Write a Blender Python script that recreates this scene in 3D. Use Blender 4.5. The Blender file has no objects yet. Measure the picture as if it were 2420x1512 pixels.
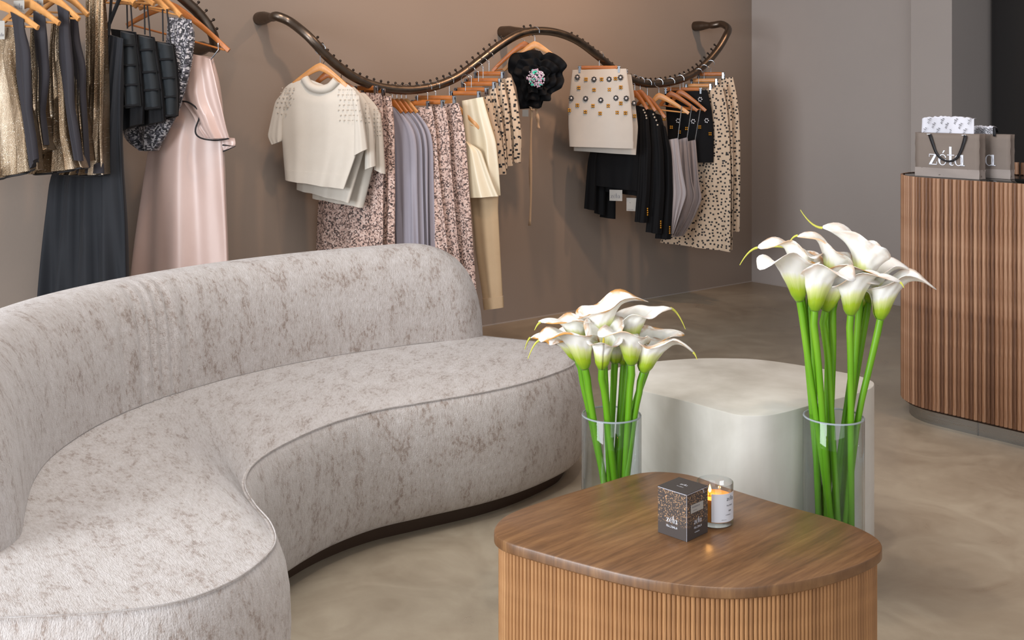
import bpy, math, random
import numpy as np
from mathutils import Vector
random.seed(7)
C = bpy.context.scene.collection
SC = bpy.context.scene
PI = math.pi
F, HY, EYE = 2634.0, 220.0, 1.39            # focal length and horizon row (2420 px frame), eye height

# ------------------------------------------------------------------ camera
cd = bpy.data.cameras.new('camera'); cam = bpy.data.objects.new('camera', cd); C.objects.link(cam)
cam.location = (0, 0, EYE); cam.rotation_euler = (PI/2, 0, 0)
cd.sensor_width = 36; cd.lens = 36*F/2420; cd.shift_y = -(756-HY)/2420; cd.clip_end = 200
SC.camera = cam
# ------------------------------------------------------------------ world, lamps, exposure
w = bpy.data.worlds.new('world'); SC.world = w; w.use_nodes = True
w.node_tree.nodes['Background'].inputs[0].default_value = (0.90, 0.91, 0.97, 1)
w.node_tree.nodes['Background'].inputs[1].default_value = 0.46
SC.view_settings.view_transform = 'Standard'; SC.view_settings.look = 'None'
SC.view_settings.exposure = 0.30; SC.view_settings.gamma = 1.0
SC.view_settings.use_curve_mapping = False

def area(name, loc, target, size, size_y, power, col):
    l = bpy.data.lights.new(name, 'AREA'); l.shape = 'RECTANGLE'; l.size = size; l.size_y = size_y
    l.energy = power; l.color = col
    o = bpy.data.objects.new(name, l); C.objects.link(o); o.location = loc
    o.rotation_euler = (Vector(target)-Vector(loc)).to_track_quat('-Z', 'Y').to_euler()
    return o
def spot(name, loc, target, power, col, ang=70, blend=0.9, rad=0.06):
    l = bpy.data.lights.new(name, 'SPOT'); l.energy = power; l.color = col
    l.spot_size = math.radians(ang); l.spot_blend = blend; l.shadow_soft_size = rad
    o = bpy.data.objects.new(name, l); C.objects.link(o); o.location = loc
    o.rotation_euler = (Vector(target)-Vector(loc)).to_track_quat('-Z', 'Y').to_euler()
    return o
area('shop_window_light', (-4.2, -0.6, 1.7), (-0.8, 2.8, 0.5), 3.0, 2.4, 310, (0.88, 0.93, 1.0))
area('shop_front_light', (1.5, -3.5, 2.2), (0.6, 4.5, 0.6), 4.5, 2.4, 85, (0.92, 0.95, 1.0))
area('sofa_fill_light', (-0.7, 2.9, 3.3), (-0.6, 3.0, 0), 2.2, 2.2, 52, (1.0, 0.96, 0.92))  # added fill light above the sofa to brighten the seat, no real fixture
WARM = (1.0, 0.62, 0.38)
spot('ceiling_spot_a', (0.9, 5.3, 3.25), (-0.3, 6.75, 1.75), 120, WARM, 80)
spot('ceiling_spot_b', (2.0, 6.2, 3.25), (0.9, 7.4, 1.75), 70, WARM, 75)
spot('ceiling_spot_c', (-0.6, 4.1, 3.25), (-1.3, 5.4, 1.6), 55, WARM, 80)
spot('ceiling_spot_d', (2.6, 3.4, 3.25), (2.2, 3.6, 0.0), 45, WARM, 85)
spot('ceiling_spot_e', (0.6, 3.0, 3.25), (0.7, 3.2, 0.0), 34, (1, .86, .72), 90)

# ------------------------------------------------------------------ materials
def lin(c):
    if isinstance(c, str): c = tuple(int(c[i:i+2], 16)/255 for i in (0, 2, 4))
    return tuple((x/12.92 if x <= .04045 else ((x+.055)/1.055)**2.4) for x in c) + (1,)
class N:
    def __init__(s, name, col='808080', rough=.6, metal=0, sheen=0, spec=.5):
        s.m = bpy.data.materials.new(name); s.m.use_nodes = True; s.t = s.m.node_tree
        s.b = s.t.nodes['Principled BSDF']; s.set('Base Color', lin(col)); s.set('Roughness', rough)
        s.set('Metallic', metal); s.set('Specular IOR Level', spec)
        if sheen: s.set('Sheen Weight', sheen); s.set('Sheen Roughness', .4)
    def set(s, k, v): s.b.inputs[k].default_value = v
    def n(s, typ, **kw):
        nd = s.t.nodes.new(typ)
        for k, v in kw.items():
            if k.startswith('i_'):
                key = k[2:].replace('_', ' ')
                nd.inputs[int(key) if key.isdigit() else key].default_value = v
            else: setattr(nd, k, v)
        return nd
    def l(s, a, b): s.t.links.new(a, b)
    def coord(s, kind='UV', scale=(1, 1, 1), rot=(0, 0, 0)):
        tc = s.n('ShaderNodeTexCoord'); mp = s.n('ShaderNodeMapping')
        if rot != (0, 0, 0): mp.vector_type = 'TEXTURE'; scale = tuple(1/v for v in scale)
        mp.inputs['Scale'].default_value = scale; mp.inputs['Rotation'].default_value = rot
        s.l(tc.outputs[kind], mp.inputs[0]); return mp.outputs[0]
    def noise(s, co, scale, detail=3, rough=.5, dist=0):
        nd = s.n('ShaderNodeTexNoise'); s.l(co, nd.inputs['Vector'])
        nd.inputs['Scale'].default_value = scale; nd.inputs['Detail'].default_value = detail
        nd.inputs['Roughness'].default_value = rough; nd.inputs['Distortion'].default_value = dist
        return nd.outputs['Fac']
    def ramp(s, fac, stops, interp='LINEAR'):
        r = s.n('ShaderNodeValToRGB'); r.color_ramp.interpolation = interp
        e = r.color_ramp.elements
        while len(e) < len(stops): e.new(.5)
        for i, (p, c) in enumerate(stops):
            e[i].position = p; e[i].color = lin(c) if isinstance(c, str) else (c, c, c, 1)
        s.l(fac, r.inputs[0]); return r.outputs[0]
    def mix(s, fac, a, b, mode='MIX'):
        m = s.n('ShaderNodeMix', data_type='RGBA', blend_type=mode)
        for sock, v in ((m.inputs['Factor'], fac), (m.inputs['A'], a), (m.inputs['B'], b)):
            if isinstance(v, str): sock.default_value = lin(v)
            elif isinstance(v, (int, float)): sock.default_value = v
            else: s.l(v, sock)
        return m.outputs['Result']
    def math(s, op, a, b=0.0):
        m = s.n('ShaderNodeMath', operation=op)
        for i, v in ((0, a), (1, b)):
            if isinstance(v, (int, float)): m.inputs[i].default_value = v
            else: s.l(v, m.inputs[i])
        return m.outputs[0]
    def color(s, c): s.l(c, s.b.inputs['Base Color'])
    def bump(s, h, strength=.3, dist=.002):
        b = s.n('ShaderNodeBump'); b.inputs['Strength'].default_value = strength
        b.inputs['Distance'].default_value = dist; s.l(h, b.inputs['Height']); s.l(b.outputs[0], s.b.inputs['Normal'])
    def rough(s, c): s.l(c, s.b.inputs['Roughness'])
M = {}
# walls: matt lime paint
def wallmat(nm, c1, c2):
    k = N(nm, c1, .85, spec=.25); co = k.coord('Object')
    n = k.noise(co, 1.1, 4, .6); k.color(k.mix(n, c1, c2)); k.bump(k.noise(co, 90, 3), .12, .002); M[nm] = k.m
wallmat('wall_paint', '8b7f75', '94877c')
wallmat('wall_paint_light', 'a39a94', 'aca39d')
k = N('cement_floor', '9b8e7e', .38, spec=.45); co = k.coord('Object')
n1 = k.noise(co, .9, 6, .62, .6); n2 = k.noise(co, 3.7, 6, .65, 1.2)
n = k.math('ADD', k.math('MULTIPLY', n1, .6), k.math('MULTIPLY', n2, .4))
k.color(k.ramp(n, [(.32, '887a68'), (.5, 'a19481'), (.68, 'b8ad99')]))
k.rough(k.ramp(n2, [(.3, .26), (.7, .48)])); k.bump(k.noise(co, 25, 5), .05, .003); M['floor'] = k.m
k = N('ceiling_paint', 'cfc9c2', .9); M['rear_ceiling_shade'] = k.m
# chenille upholstery
k = N('chenille', 'b8aeaa', .8, sheen=.35, spec=.2); co = k.coord('UV')
cp = k.coord('UV', (17, 9, 1)); p1 = k.noise(cp, 1.0, 9, .76, .3)
cp2 = k.coord('UV', (85, 48, 1)); p2 = k.noise(cp2, 1.0, 4, .7, .4)
cr = k.coord('UV', (230, 52, 1)); rb = k.noise(cr, 1.0, 3, .6, .1)
ct = k.coord('UV', (420, 260, 1)); tw = k.noise(ct, 1.0, 2, .6)
ps = k.math('ADD', k.math('MULTIPLY', p1, .60), k.math('MULTIPLY', p2, .40))
patch = k.ramp(ps, [(.37, '85766b'), (.43, '9f9188'), (.475, 'b6ada7'), (.62, 'c6bfbb')])
c = k.mix(k.math('MULTIPLY', k.ramp(rb, [(.36, 1.0), (.56, 0.0)]), .30), patch, '8b7c72')
c = k.mix(k.math('MULTIPLY', k.ramp(tw, [(.5, 0.0), (.72, 1.0)]), .35), c, 'dbd5d2')
k.color(c)
k.bump(k.math('ADD', k.math('MULTIPLY', rb, .8), k.math('MULTIPLY', tw, .6)), .9, .004); M['chenille'] = k.m
# woods
def wood(nm, dark, mid, light, kind='Object', scale=(1, 1, 1), rot=(0, 0, 0), rough=.42, rnd=.0):
    k = N(nm, mid, rough, spec=.4); co = k.coord(kind, scale, rot)
    n = k.noise(co, 1, 6, .62, .7); n2 = k.noise(co, 6, 3, .6, .2)
    s = k.math('ADD', k.math('MULTIPLY', n, .68), k.math('MULTIPLY', n2, .32))
    if rnd:
        oi = k.n('ShaderNodeObjectInfo'); r = k.math('MULTIPLY', k.math('SUBTRACT', oi.outputs['Random'], .5), rnd)
        s = k.math('ADD', s, r)
    k.color(k.ramp(s, [(.30, dark), (.5, mid), (.7, light)])); k.bump(n2, .12, .001); M[nm] = k.m
wood('table_top_wood', '4d3521', '6f4e32', '8a6642', 'Object', (2.6, 30, 3), (0, 0, math.radians(43)), .30)
wood('table_slat_wood', '6e4a2e', 'a3764c', 'c69a6c', 'Object', (40, 40, 3), rnd=.10, rough=.5)
wood('counter_slat_wood', '5b3d2b', '8b6347', 'b08a6e', 'Object', (40, 40, 3), rnd=.34, rough=.5)
wood('core_wood', '24160e', '342116', '402a1d', 'Object', (30, 30, 3))
wood('hanger_wood', 'a8723d', 'c58c52', 'd8a56c', 'UV', (20, 3, 3), rough=.35)
wood('hanger_wood_dark', '8a4d22', 'a8652f', 'bd7b42', 'UV', (20, 3, 3), rough=.35)
M['plinth'] = N('plinth_wood', '3d2c21', .5).m
M['dark_panel'] = N('dark_panel', '15110f', .35).m
# metals etc.
k = N('bronze_tube', '71665c', .28, 1.0); co = k.coord('Object'); k.rough(k.ramp(k.noise(co, 30, 3), [(.3, .28), (.7, .45)])); M['tube'] = k.m
M['tube_peg'] = N('peg_metal', '3a3430', .35, .9).m
M['chrome'] = N('chrome', 'a6acb3', .22, 1.0).m
k = N('brushed_steel', 'b4b7b9', .3, 1.0); co = k.coord('Object', (2, 2, 60)); k.rough(k.ramp(k.noise(co, 3, 3), [(.3, .2), (.7, .42)])); M['steel'] = k.m
k = N('black_glass', '101312', .06, 0, spec=.8); M['black_glass'] = k.m
k = N('clear_glass'); t_ = k.n('ShaderNodeBsdfTransparent'); t_.inputs[0].default_value = (.93, .96, .97, 1); g_ = k.n('ShaderNodeBsdfGlossy'); g_.inputs['Roughness'].default_value = .02
lw = k.n('ShaderNodeLayerWeight'); lw.inputs[0].default_value = .5; fo = k.math('ADD', .035, k.math('MULTIPLY', k.math('POWER', lw.outputs['Facing'], 3.2), .85)); mx = k.n('ShaderNodeMixShader'); k.l(fo, mx.inputs[0]); k.l(t_.outputs[0], mx.inputs[1]); k.l(g_.outputs[0], mx.inputs[2])
k.l(mx.outputs[0], k.t.nodes['Material Output'].inputs[0]); M['glass'] = k.m
k = N('glass_rim_glint', 'b9c0c8', .1); k.set('Alpha', .55); M['glass_rim_glint'] = k.m  # whitish tint paints in the light that a thick glass edge catches
k = N('water', 'ffffff', 0.0); k.set('Transmission Weight', 1.0); k.set('IOR', 1.33); M['water'] = k.m
# plaster side table
k = N('plaster', 'c4c2b8', .62, spec=.35); co = k.coord('Object'); n = k.noise(co, 2.6, 5, .6, .8)
co2 = k.coord('Object', (7, 7, .9)); n2 = k.noise(co2, 1, 4, .5)
k.color(k.ramp(k.math('ADD', k.math('MULTIPLY', n, .5), k.math('MULTIPLY', n2, .5)), [(.33, 'a8a398'), (.5, 'bdb9af'), (.68, 'cdcac2')]))
k.bump(n, .08, .004); M['plaster'] = k.m
# fabrics
def fabric(nm, c1, c2=None, rough=.75, sheen=.25, ns=9, weave=900, bs=.25, metal=0, aniso=(1, 1, 1), spec=.3):
    k = N(nm, c1, rough, metal, sheen, spec); co = k.coord('UV', aniso)
    if c2: k.color(k.mix(k.noise(co, ns, 4, .6), c1, c2))
    k.bump(k.noise(k.coord('UV'), weave, 2), bs, .001); M[nm] = k.m; return k
fabric('knit_cream', 'cdc7bc', 'c3bbaf', weave=420, bs=.5)
fabric('cream_wool', 'c0bab1', 'b8b1a8', weave=700)
fabric('satin_cream', 'd9cdb4', 'c9b896', .38, .1, 5, 1500, .08, spec=.6)
fabric('cotton_beige', 'b79d7c', 'a98e6d', .7)
fabric('satin_pink', 'c2aaa1', 'ae9389', .36, .15, 4, 1500, .08, aniso=(1.5, .6, 1), spec=.65)
fabric('shirt_grey', '9b97a0', '8c8893', .6, .2, 6, aniso=(8, .6, 1))
fabric('cami_grey', 'a89e9d', '958b8b', .5, .2, 6, aniso=(8, .8, 1))
fabric('charcoal', '202227', '17191d', .75, .05, 6)
fabric('black_fabric', '0c0c0f', '08080a', .75, .02, 8, spec=.2)
fabric('black_puff', '1b2024', '12171a', .72, .1, 10)
fabric('dark_panel_fabric', '2d2a2f', '232126', .7, .1, 8, aniso=(6, 1, 1))
fabric('piping', '141214', None, .6, 0)
fabric('ribbon_beige', 'b3977a', None, .6)
k = N('gold_lame', '9b8770', .34, .92); co = k.coord('UV'); v = k.n('ShaderNodeTexVoronoi'); k.l(co, v.inputs['Vector']); v.inputs['Scale'].default_value = 520
n = k.noise(k.coord('UV', (12, 2, 1)), 1.2, 5, .6, .5)
cc = k.ramp(n, [(.3, '6b5844'), (.5, '94816a'), (.7, 'c2b29d')])
k.color(k.mix(k.ramp(v.outputs['Color'], [(.86, 0.0), (.95, 1.0)]), cc, 'ece4d8')); k.bump(v.outputs['Distance'], .45, .003); M['gold_lame'] = k.m
def cells(nm, sc, stops, rough=.7):
    k = N(nm, '808080', rough, sheen=.1); v = k.n('ShaderNodeTexVoronoi'); v.voronoi_dimensions = '2D'; v.distance = 'CHEBYCHEV'
    k.l(k.coord('UV'), v.inputs['Vector']); v.inputs['Scale'].default_value = sc
    s = k.n('ShaderNodeSeparateColor'); k.l(v.outputs['Color'], s.inputs[0])
    k.color(k.ramp(s.outputs[0], stops, 'CONSTANT')); k.bump(v.outputs['Distance'], .4, .002); M[nm] = k.m
cells('print_mosaic', 150, [(0, 'c5a89b'), (.30, '5d4b45'), (.47, 'b1968b'), (.66, '7c665e'), (.80, 'd2bbb0'), (.93, '3b3130')])
cells('jacquard', 165, [(0, '17161a'), (.32, '8b8789'), (.45, '3c3a3f'), (.62, 'a9a4a4'), (.82, '56535a')])
k = N('print_dots', 'c3ab90', .7, sheen=.1); v = k.n('ShaderNodeTexVoronoi'); v.voronoi_dimensions = '2D'; v.distance = 'CHEBYCHEV'
k.l(k.coord('UV'), v.inputs['Vector']); v.inputs['Scale'].default_value = 40; v.inputs['Randomness'].default_value = .8
k.color(k.mix(k.ramp(v.outputs['Distance'], [(.21, 1.0), (.24, 0.0)]), k.mix(k.noise(k.coord('UV'), 5), 'bfa88f', 'ccb69d'), '1d1b1d')); M['print_dots'] = k.m
# plants
k = N('lily_spathe', 'f0efe8', .45, sheen=.1, spec=.4); tc = k.n('ShaderNodeTexCoord'); sx = k.n('ShaderNodeSeparateXYZ'); k.l(tc.outputs['UV'], sx.inputs[0])
v_ = k.math('ADD', sx.outputs[1], k.math('MULTIPLY', k.math('SUBTRACT', k.noise(k.coord('UV', (30, 1, 1)), 1, 2), .5), .16))
c = k.ramp(v_, [(.0, '6f9a16'), (.24, '9db524'), (.44, 'd8dc98'), (.56, 'efeee6'), (1.0, 'f3f2ee')])
edge = k.math('MULTIPLY', k.ramp(sx.outputs[1], [(.80, 0.0), (.97, 1.0)]), k.ramp(k.noise(k.coord('UV', (7, 4, 1)), 1.3, 3), [(.44, 0.0), (.56, 1.0)]))
oi = k.n('ShaderNodeObjectInfo'); edge = k.math('MULTIPLY', edge, k.math('MINIMUM', k.math('MULTIPLY', oi.outputs['Random'], 1.5), 1.0))
k.color(k.mix(edge, c, 'b98338')); k.set('Subsurface Weight', .15); k.set('Subsurface Radius', (.02, .02, .01)); M['spathe'] = k.m
k = N('lily_stem', '5e9a12', .4, spec=.4); n = k.noise(k.coord('UV', (6, 2, 1)), 1, 3)
k.color(k.ramp(n, [(.3, '3f7a0b'), (.5, '5f9a12'), (.7, '83b32a')])); M['stem'] = k.m
M['spadix'] = N('lily_spadix', 'd9c23a', .7).m
M['lily_tail'] = N('lily_tail', 'c3c24e', .6).m
# paper, print
k = N('kraft_paper', '7b6f66', .75); k.color(k.mix(k.noise(k.coord('UV'), 7, 4, .6), '73675e', '82766d')); M['bag'] = k.m
k = N('kraft_paper_light', '978b84', .7); k.color(k.mix(k.noise(k.coord('UV'), 9, 4, .6), '8c817a', '9f948d')); M['bag_light'] = k.m
M['print_white'] = N('print_white', 'e8eaf2', .5).m
M['print_grey'] = N('print_grey', '77757c', .6).m
M['print_black'] = N('print_black', '2c2c30', .6).m
k = N('tissue', 'd8d8e0', .7); M['tissue'] = k.m
M['handle_black'] = N('handle_black', '17161a', .6).m
k = N('box_speckle', '4a403a', .5); v = k.n('ShaderNodeTexVoronoi'); k.l(k.coord('UV'), v.inputs['Vector']); v.inputs['Scale'].default_value = 520
s = k.n('ShaderNodeSeparateColor'); k.l(v.outputs['Color'], s.inputs[0]); sx = k.n('ShaderNodeTexCoord'); sz = k.n('ShaderNodeSeparateXYZ'); k.l(sx.outputs['UV'], sz.inputs[0])
sp = k.math('MULTIPLY', k.ramp(s.outputs[0], [(.74, 0.0), (.90, 1.0)]), k.ramp(k.math('ADD', k.math('MULTIPLY', sz.outputs[1], 10), k.math('MULTIPLY', k.noise(k.coord('UV'), 120), .2)), [(.34, 0.0), (.46, 1.0)]))
k.color(k.mix(sp, '443c38', 'b08a66')); M['box_speckle'] = k.m
M['box_plain'] = N('box_plain', '3c3735', .45).m
M['box_edge'] = N('box_edge', 'b9b9c2', .5).m
M['label_white'] = N('label_white', 'd9dade', .5).m
M['label_grey'] = N('label_grey', 'a7a39c', .5).m
k = N('candle_wax', 'd98a3a', .5); k.set('Subsurface Weight', .5); k.set('Subsurface Radius', (.02, .008, .003)); M['wax'] = k.m
k = N('flame', 'ffb347'); k.set('Emission Color', (1, .45, .08, 1)); k.set('Emission Strength', 14.0); M['flame'] = k.m
M['pearl'] = N('pearl', 'b9ae9f', .25, spec=.8).m
M['gold'] = N('gold_stud', 'c08a34', .3, .9).m
M['jet'] = N('jet_stud', '1b1a1d', .3, spec=.8).m
M['crystal'] = N('crystal', 'd9d9dd', .12, .4, spec=1).m
k = N('iridescent_bead', 'b8a8b4', .2, .3); oi = k.n('ShaderNodeTexCoord'); k.color(k.ramp(k.noise(oi.outputs['Object'], 60, 2), [(.3, '3fbf9f'), (.42, 'b58ea4'), (.55, 'c9c2c4'), (.65, '4a434e'), (.75, 'd9d2c8')], 'CONSTANT')); M['iris'] = k.m

# ------------------------------------------------------------------ mesh helpers
class MB:
    def __init__(s): s.v = []; s.f = []; s.uv = []; s.mi = []
    def add(s, v, f, uv=None, mi=0):
        o = len(s.v); s.v += [tuple(p) for p in v]; s.f += [tuple(o+i for i in q) for q in f]
        s.uv += list(uv) if uv is not None else [(p[0]+p[1], p[2]) for p in v]; s.mi += [mi]*len(f); return s
    def grid(s, G, UV=None, closeu=False, mi=0, flip=False):
        nr, nc = len(G), len(G[0]); v = [p for r in G for p in r]; uv = [p for r in UV for p in r] if UV else None; f = []
        for i in range(nr-1):
            for j in range(nc if closeu else nc-1):
                q = (i*nc+j, i*nc+(j+1) % nc, (i+1)*nc+(j+1) % nc, (i+1)*nc+j)
                f.append(q[::-1] if flip else q)
        return s.add(v, f, uv, mi)
    def box(s, o, ax, ay, az, mi=0):
        o, ax, ay, az = map(Vector, (o, ax, ay, az)); P = [o+ax*i+ay*j+az*k for k in (-.5, .5) for j in (-.5, .5) for i in (-.5, .5)]
        return s.add(P, [(0, 2, 3, 1), (4, 5, 7, 6), (0, 1, 5, 4), (2, 6, 7, 3), (0, 4, 6, 2), (1, 3, 7, 5)], None, mi)
    def tube(s, pts, r, seg=10, cap=True, mi=0, flat=None):
        pts = [Vector(p) for p in pts]; n = len(pts); rs = r if isinstance(r, (list, tuple)) else [r]*n
        G = []; U = []; L = 0; up = None
        for i, p in enumerate(pts):
            t = (pts[min(i+1, n-1)]-pts[max(i-1, 0)]).normalized()
            if up is None: up = Vector((0, 0, 1)) if abs(t.z) < .9 else Vector((1, 0, 0))
            a = (up-t*up.dot(t)).normalized(); b = t.cross(a); up = a
            if i: L += (p-pts[i-1]).length
            G.append([p+(a*math.cos(q)*(flat or 1)+b*math.sin(q))*rs[i] for q in [2*PI*j/seg for j in range(seg)]])
            U.append([(j/seg*rs[i]*6, L) for j in range(seg)])
        s.grid(G, U, True, mi)
        if cap:
            o = len(s.v)
            s.add(G[0], [tuple(range(seg))[::-1]], U[0], mi); s.add(G[-1], [tuple(range(seg))], U[-1], mi)
        return s
    def lathe(s, prof, o, seg=48, mi=0):
        G = [[(o[0]+r*math.cos(2*PI*j/seg), o[1]+r*math.sin(2*PI*j/seg), o[2]+z) for j in range(seg)] for r, z in prof]
        U = [[(2*PI*j/seg*max(x[0] for x in prof), z) for j in range(seg)] for r, z in prof]
        return s.grid(G, U, True, mi)
    def ball(s, c, r, seg=8, rings=5, sc=(1, 1, 1), mi=0):
        G = [[(c[0]+sc[0]*r*math.sin(PI*i/rings)*math.cos(2*PI*j/seg), c[1]+sc[1]*r*math.sin(PI*i/rings)*math.sin(2*PI*j/seg), c[2]-sc[2]*r*math.cos(PI*i/rings)) for j in range(seg)] for i in range(rings+1)]
        return s.grid(G, None, True, mi)
    def prism(s, poly, z0, z1, mi=0, bev=0):
        n = len(poly); c = Vector((sum(p[0] for p in poly)/n, sum(p[1] for p in poly)/n))
        prof = [(0, z0), (0, z1)] if not bev else [(bev, z0), (0, z0+bev), (0, z1-bev), (bev*.35, z1-bev*.35), (bev, z1)]
        G = []
        for d, z in prof:
            row = []
            for i, p in enumerate(poly):
                a = Vector(poly[i-1][:2]); b = Vector(poly[(i+1) % n][:2]); t = (b-a).normalized(); nn = Vector((-t.y, t.x))
                row.append((p[0]+nn.x*d, p[1]+nn.y*d, z))
            G.append(row)
        s.grid(G, [[(p[0], p[1]) if False else (i*.01, p[2]) for i, p in enumerate(r)] for r in G], True, mi)
        s.add(G[0], [tuple(range(n))[::-1]], [(p[0], p[1]) for p in G[0]], mi); s.add(G[-1], [tuple(range(n))], [(p[0], p[1]) for p in G[-1]], mi)
        return s
    def mesh(s, name, mats, origin=(0, 0, 0), smooth=True, sharp=40):
        me = bpy.data.meshes.new(name); V = np.array(s.v, float).reshape(-1, 3)-np.array(origin)
        me.from_pydata(V.tolist(), [], s.f)
        ul = me.uv_layers.new(name='UVMap'); lv = np.zeros(len(me.loops), int); me.loops.foreach_get('vertex_index', lv)
        ul.data.foreach_set('uv', np.array(s.uv, float)[lv].ravel())
        for m in (mats if isinstance(mats, (list, tuple)) else [mats]): me.materials.append(M[m])
        me.polygons.foreach_set('material_index', s.mi)
        if smooth:
            me.polygons.foreach_set('use_smooth', [True]*len(me.polygons))
            import bmesh
            bm = bmesh.new(); bm.from_mesh(me); bmesh.ops.remove_doubles(bm, verts=bm.verts, dist=1e-5)
            bmesh.ops.recalc_face_normals(bm, faces=bm.faces)
            ca = math.radians(sharp)
            for e in bm.edges:
                if len(e.link_faces) == 2 and e.calc_face_angle(0) > ca: e.smooth = False
            bm.to_mesh(me); bm.free()
        return me
def root(name, label, cat, loc, group=None):
    o = bpy.data.objects.new(name, None); C.objects.link(o); o.location = loc; o.empty_display_size = .05
    o['label'] = label; o['category'] = cat
    if group: o['group'] = group
    return o
def wloc(o):
    v = Vector((0, 0, 0))
    while o is not None: v += Vector(o.location); o = o.parent
    return v
def part(name, mb, mats, parent, label=None, smooth=True, sharp=40, kind=None):
    org = wloc(parent); me = mb.mesh(name, mats, org, smooth, sharp) if isinstance(mb, MB) else mb
    o = bpy.data.objects.new(name, me); C.objects.link(o); o.parent = parent
    if label: o['label'] = label
    if kind: o['kind'] = kind
    return o
def single(name, mb, mats, label, cat, loc, group=None, smooth=True, sharp=40):
    o = bpy.data.objects.new(name, mb.mesh(name, mats, loc, smooth, sharp)); C.objects.link(o); o.location = loc
    o['label'] = label; o['category'] = cat
    if group: o['group'] = group
    return o
def struct(name, mb, mats, smooth=False):
    o = bpy.data.objects.new(name, mb.mesh(name, mats, (0, 0, 0), smooth)); C.objects.link(o); o['kind'] = 'structure'; return o
def solidify(o, t):
    m = o.modifiers.new('solid', 'SOLIDIFY'); m.thickness = t; m.offset = 0; return o
def spline(pts, n, closed=False):
    P = [np.array(p, float) for p in pts]; m = len(P); out = []
    segs = m if closed else m-1
    for i in range(segs):
        a, b, c, d = (P[(i-1) % m], P[i], P[(i+1) % m], P[(i+2) % m]) if closed else (P[max(i-1, 0)], P[i], P[i+1], P[min(i+2, m-1)])
        for k in range(16):
            t = k/16; out.append(.5*((2*b)+(c-a)*t+(2*a-5*b+4*c-d)*t*t+(3*b-a-3*c+d)*t**3))
    if not closed: out.append(P[-1])
    else: out.append(out[0])
    out = np.array(out); L = np.r_[0, np.cumsum(np.linalg.norm(np.diff(out, axis=0), axis=1))]
    q = np.linspace(0, L[-1], n+1 if closed else n); R = np.stack([np.interp(q, L, out[:, k]) for k in range(out.shape[1])], 1)
    return (R[:-1] if closed else R), L[-1]

# ------------------------------------------------------------------ setting
CX, CY = 1.77, 8.23                        # room corner
U = np.array((.775, .632)); U /= np.linalg.norm(U)   # along the rack wall, towards the corner
NR = np.array((U[1], -U[0]))               # rack wall normal, into the room; also the run of the other wall
def wallbox(p0, p1, out, th, z0, z1):      # slab from plan point p0 to p1, thickness th away along 'out'
    p0, p1, out = map(np.array, (p0, p1, out)); q = [p0, p1, p1+out*th, p0+out*th]
    mb = MB(); V = [(x, y, z) for z in (z0, z1) for x, y in q]
    mb.add(V, [(0, 1, 2, 3), (7, 6, 5, 4), (0, 4, 5, 1), (1, 5, 6, 2), (2, 6, 7, 3), (3, 7, 4, 0)]); return mb
CO = np.array((CX, CY)); HT = 3.4
fl = MB(); fl.box((0, 4, -.05), (18, 0, 0), (0, 16, 0), (0, 0, .1)); struct('floor', fl, 'floor')
ce = MB(); ce.box((0.9, 7.0, 3.41), (9, 0, 0), (0, 4.2, 0), (0, 0, .1)); struct('rear_ceiling_shade', ce, 'rear_ceiling_shade')  # unseen slab over the rear only, added to dim the back wall and floor
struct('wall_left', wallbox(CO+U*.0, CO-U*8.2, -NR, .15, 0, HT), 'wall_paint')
RB = -U                                    # other wall's normal into the room
K0 = CO+NR*1.354+RB*.10; K1 = CO+NR*1.632+RB*.10
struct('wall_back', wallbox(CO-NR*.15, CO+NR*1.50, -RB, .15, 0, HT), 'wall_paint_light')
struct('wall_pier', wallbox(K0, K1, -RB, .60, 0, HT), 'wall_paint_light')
D0 = K1-RB*.57
struct('wall_niche', wallbox(D0+NR*-.0, D0+NR*4.5, -RB, .15, 0, HT), 'dark_panel')
# shadow-gap skirting line
bl = MB(); 
a = CO+NR*.004-U*.0; b = CO-U*8.0+NR*.004
struct('baseboard_left', wallbox(CO+NR*.0, CO-U*8.0, NR, .005, 0, .006), 'wall_paint_light')
struct('baseboard_back', wallbox(CO, CO+NR*1.354, RB, .005, 0, .006), 'wall_paint_light')

# dark cabinet in the niche
cab = root('tall_cabinet', 'tall black cabinet with flat doors in the recess right of the pier', 'cabinet', (*(D0+NR*1.0), 0))
mb = MB(); c0 = D0+NR*.02+RB*.06
mb.box((*(c0+NR*1.0), 1.6), (*(NR*2.0), 0), (*(RB*.11), 0), (0, 0, 3.2)); part('body', mb, 'dark_panel', cab, smooth=False)
for i in range(4):
    mb = MB(); mb.box((*(c0+NR*(.27+.49*i)+RB*.067), 1.7), (*(NR*.47), 0), (*(RB*.02), 0), (0, 0, 2.9)); d = part('door', mb, 'dark_panel', cab, smooth=False)
    mb = MB(); mb.box((*(c0+NR*(.47+.49*i)+RB*.085), 1.25), (*(NR*.012), 0), (*(RB*.02), 0), (0, 0, .3)); part('handle', mb, 'tube_peg', d, smooth=False)

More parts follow.
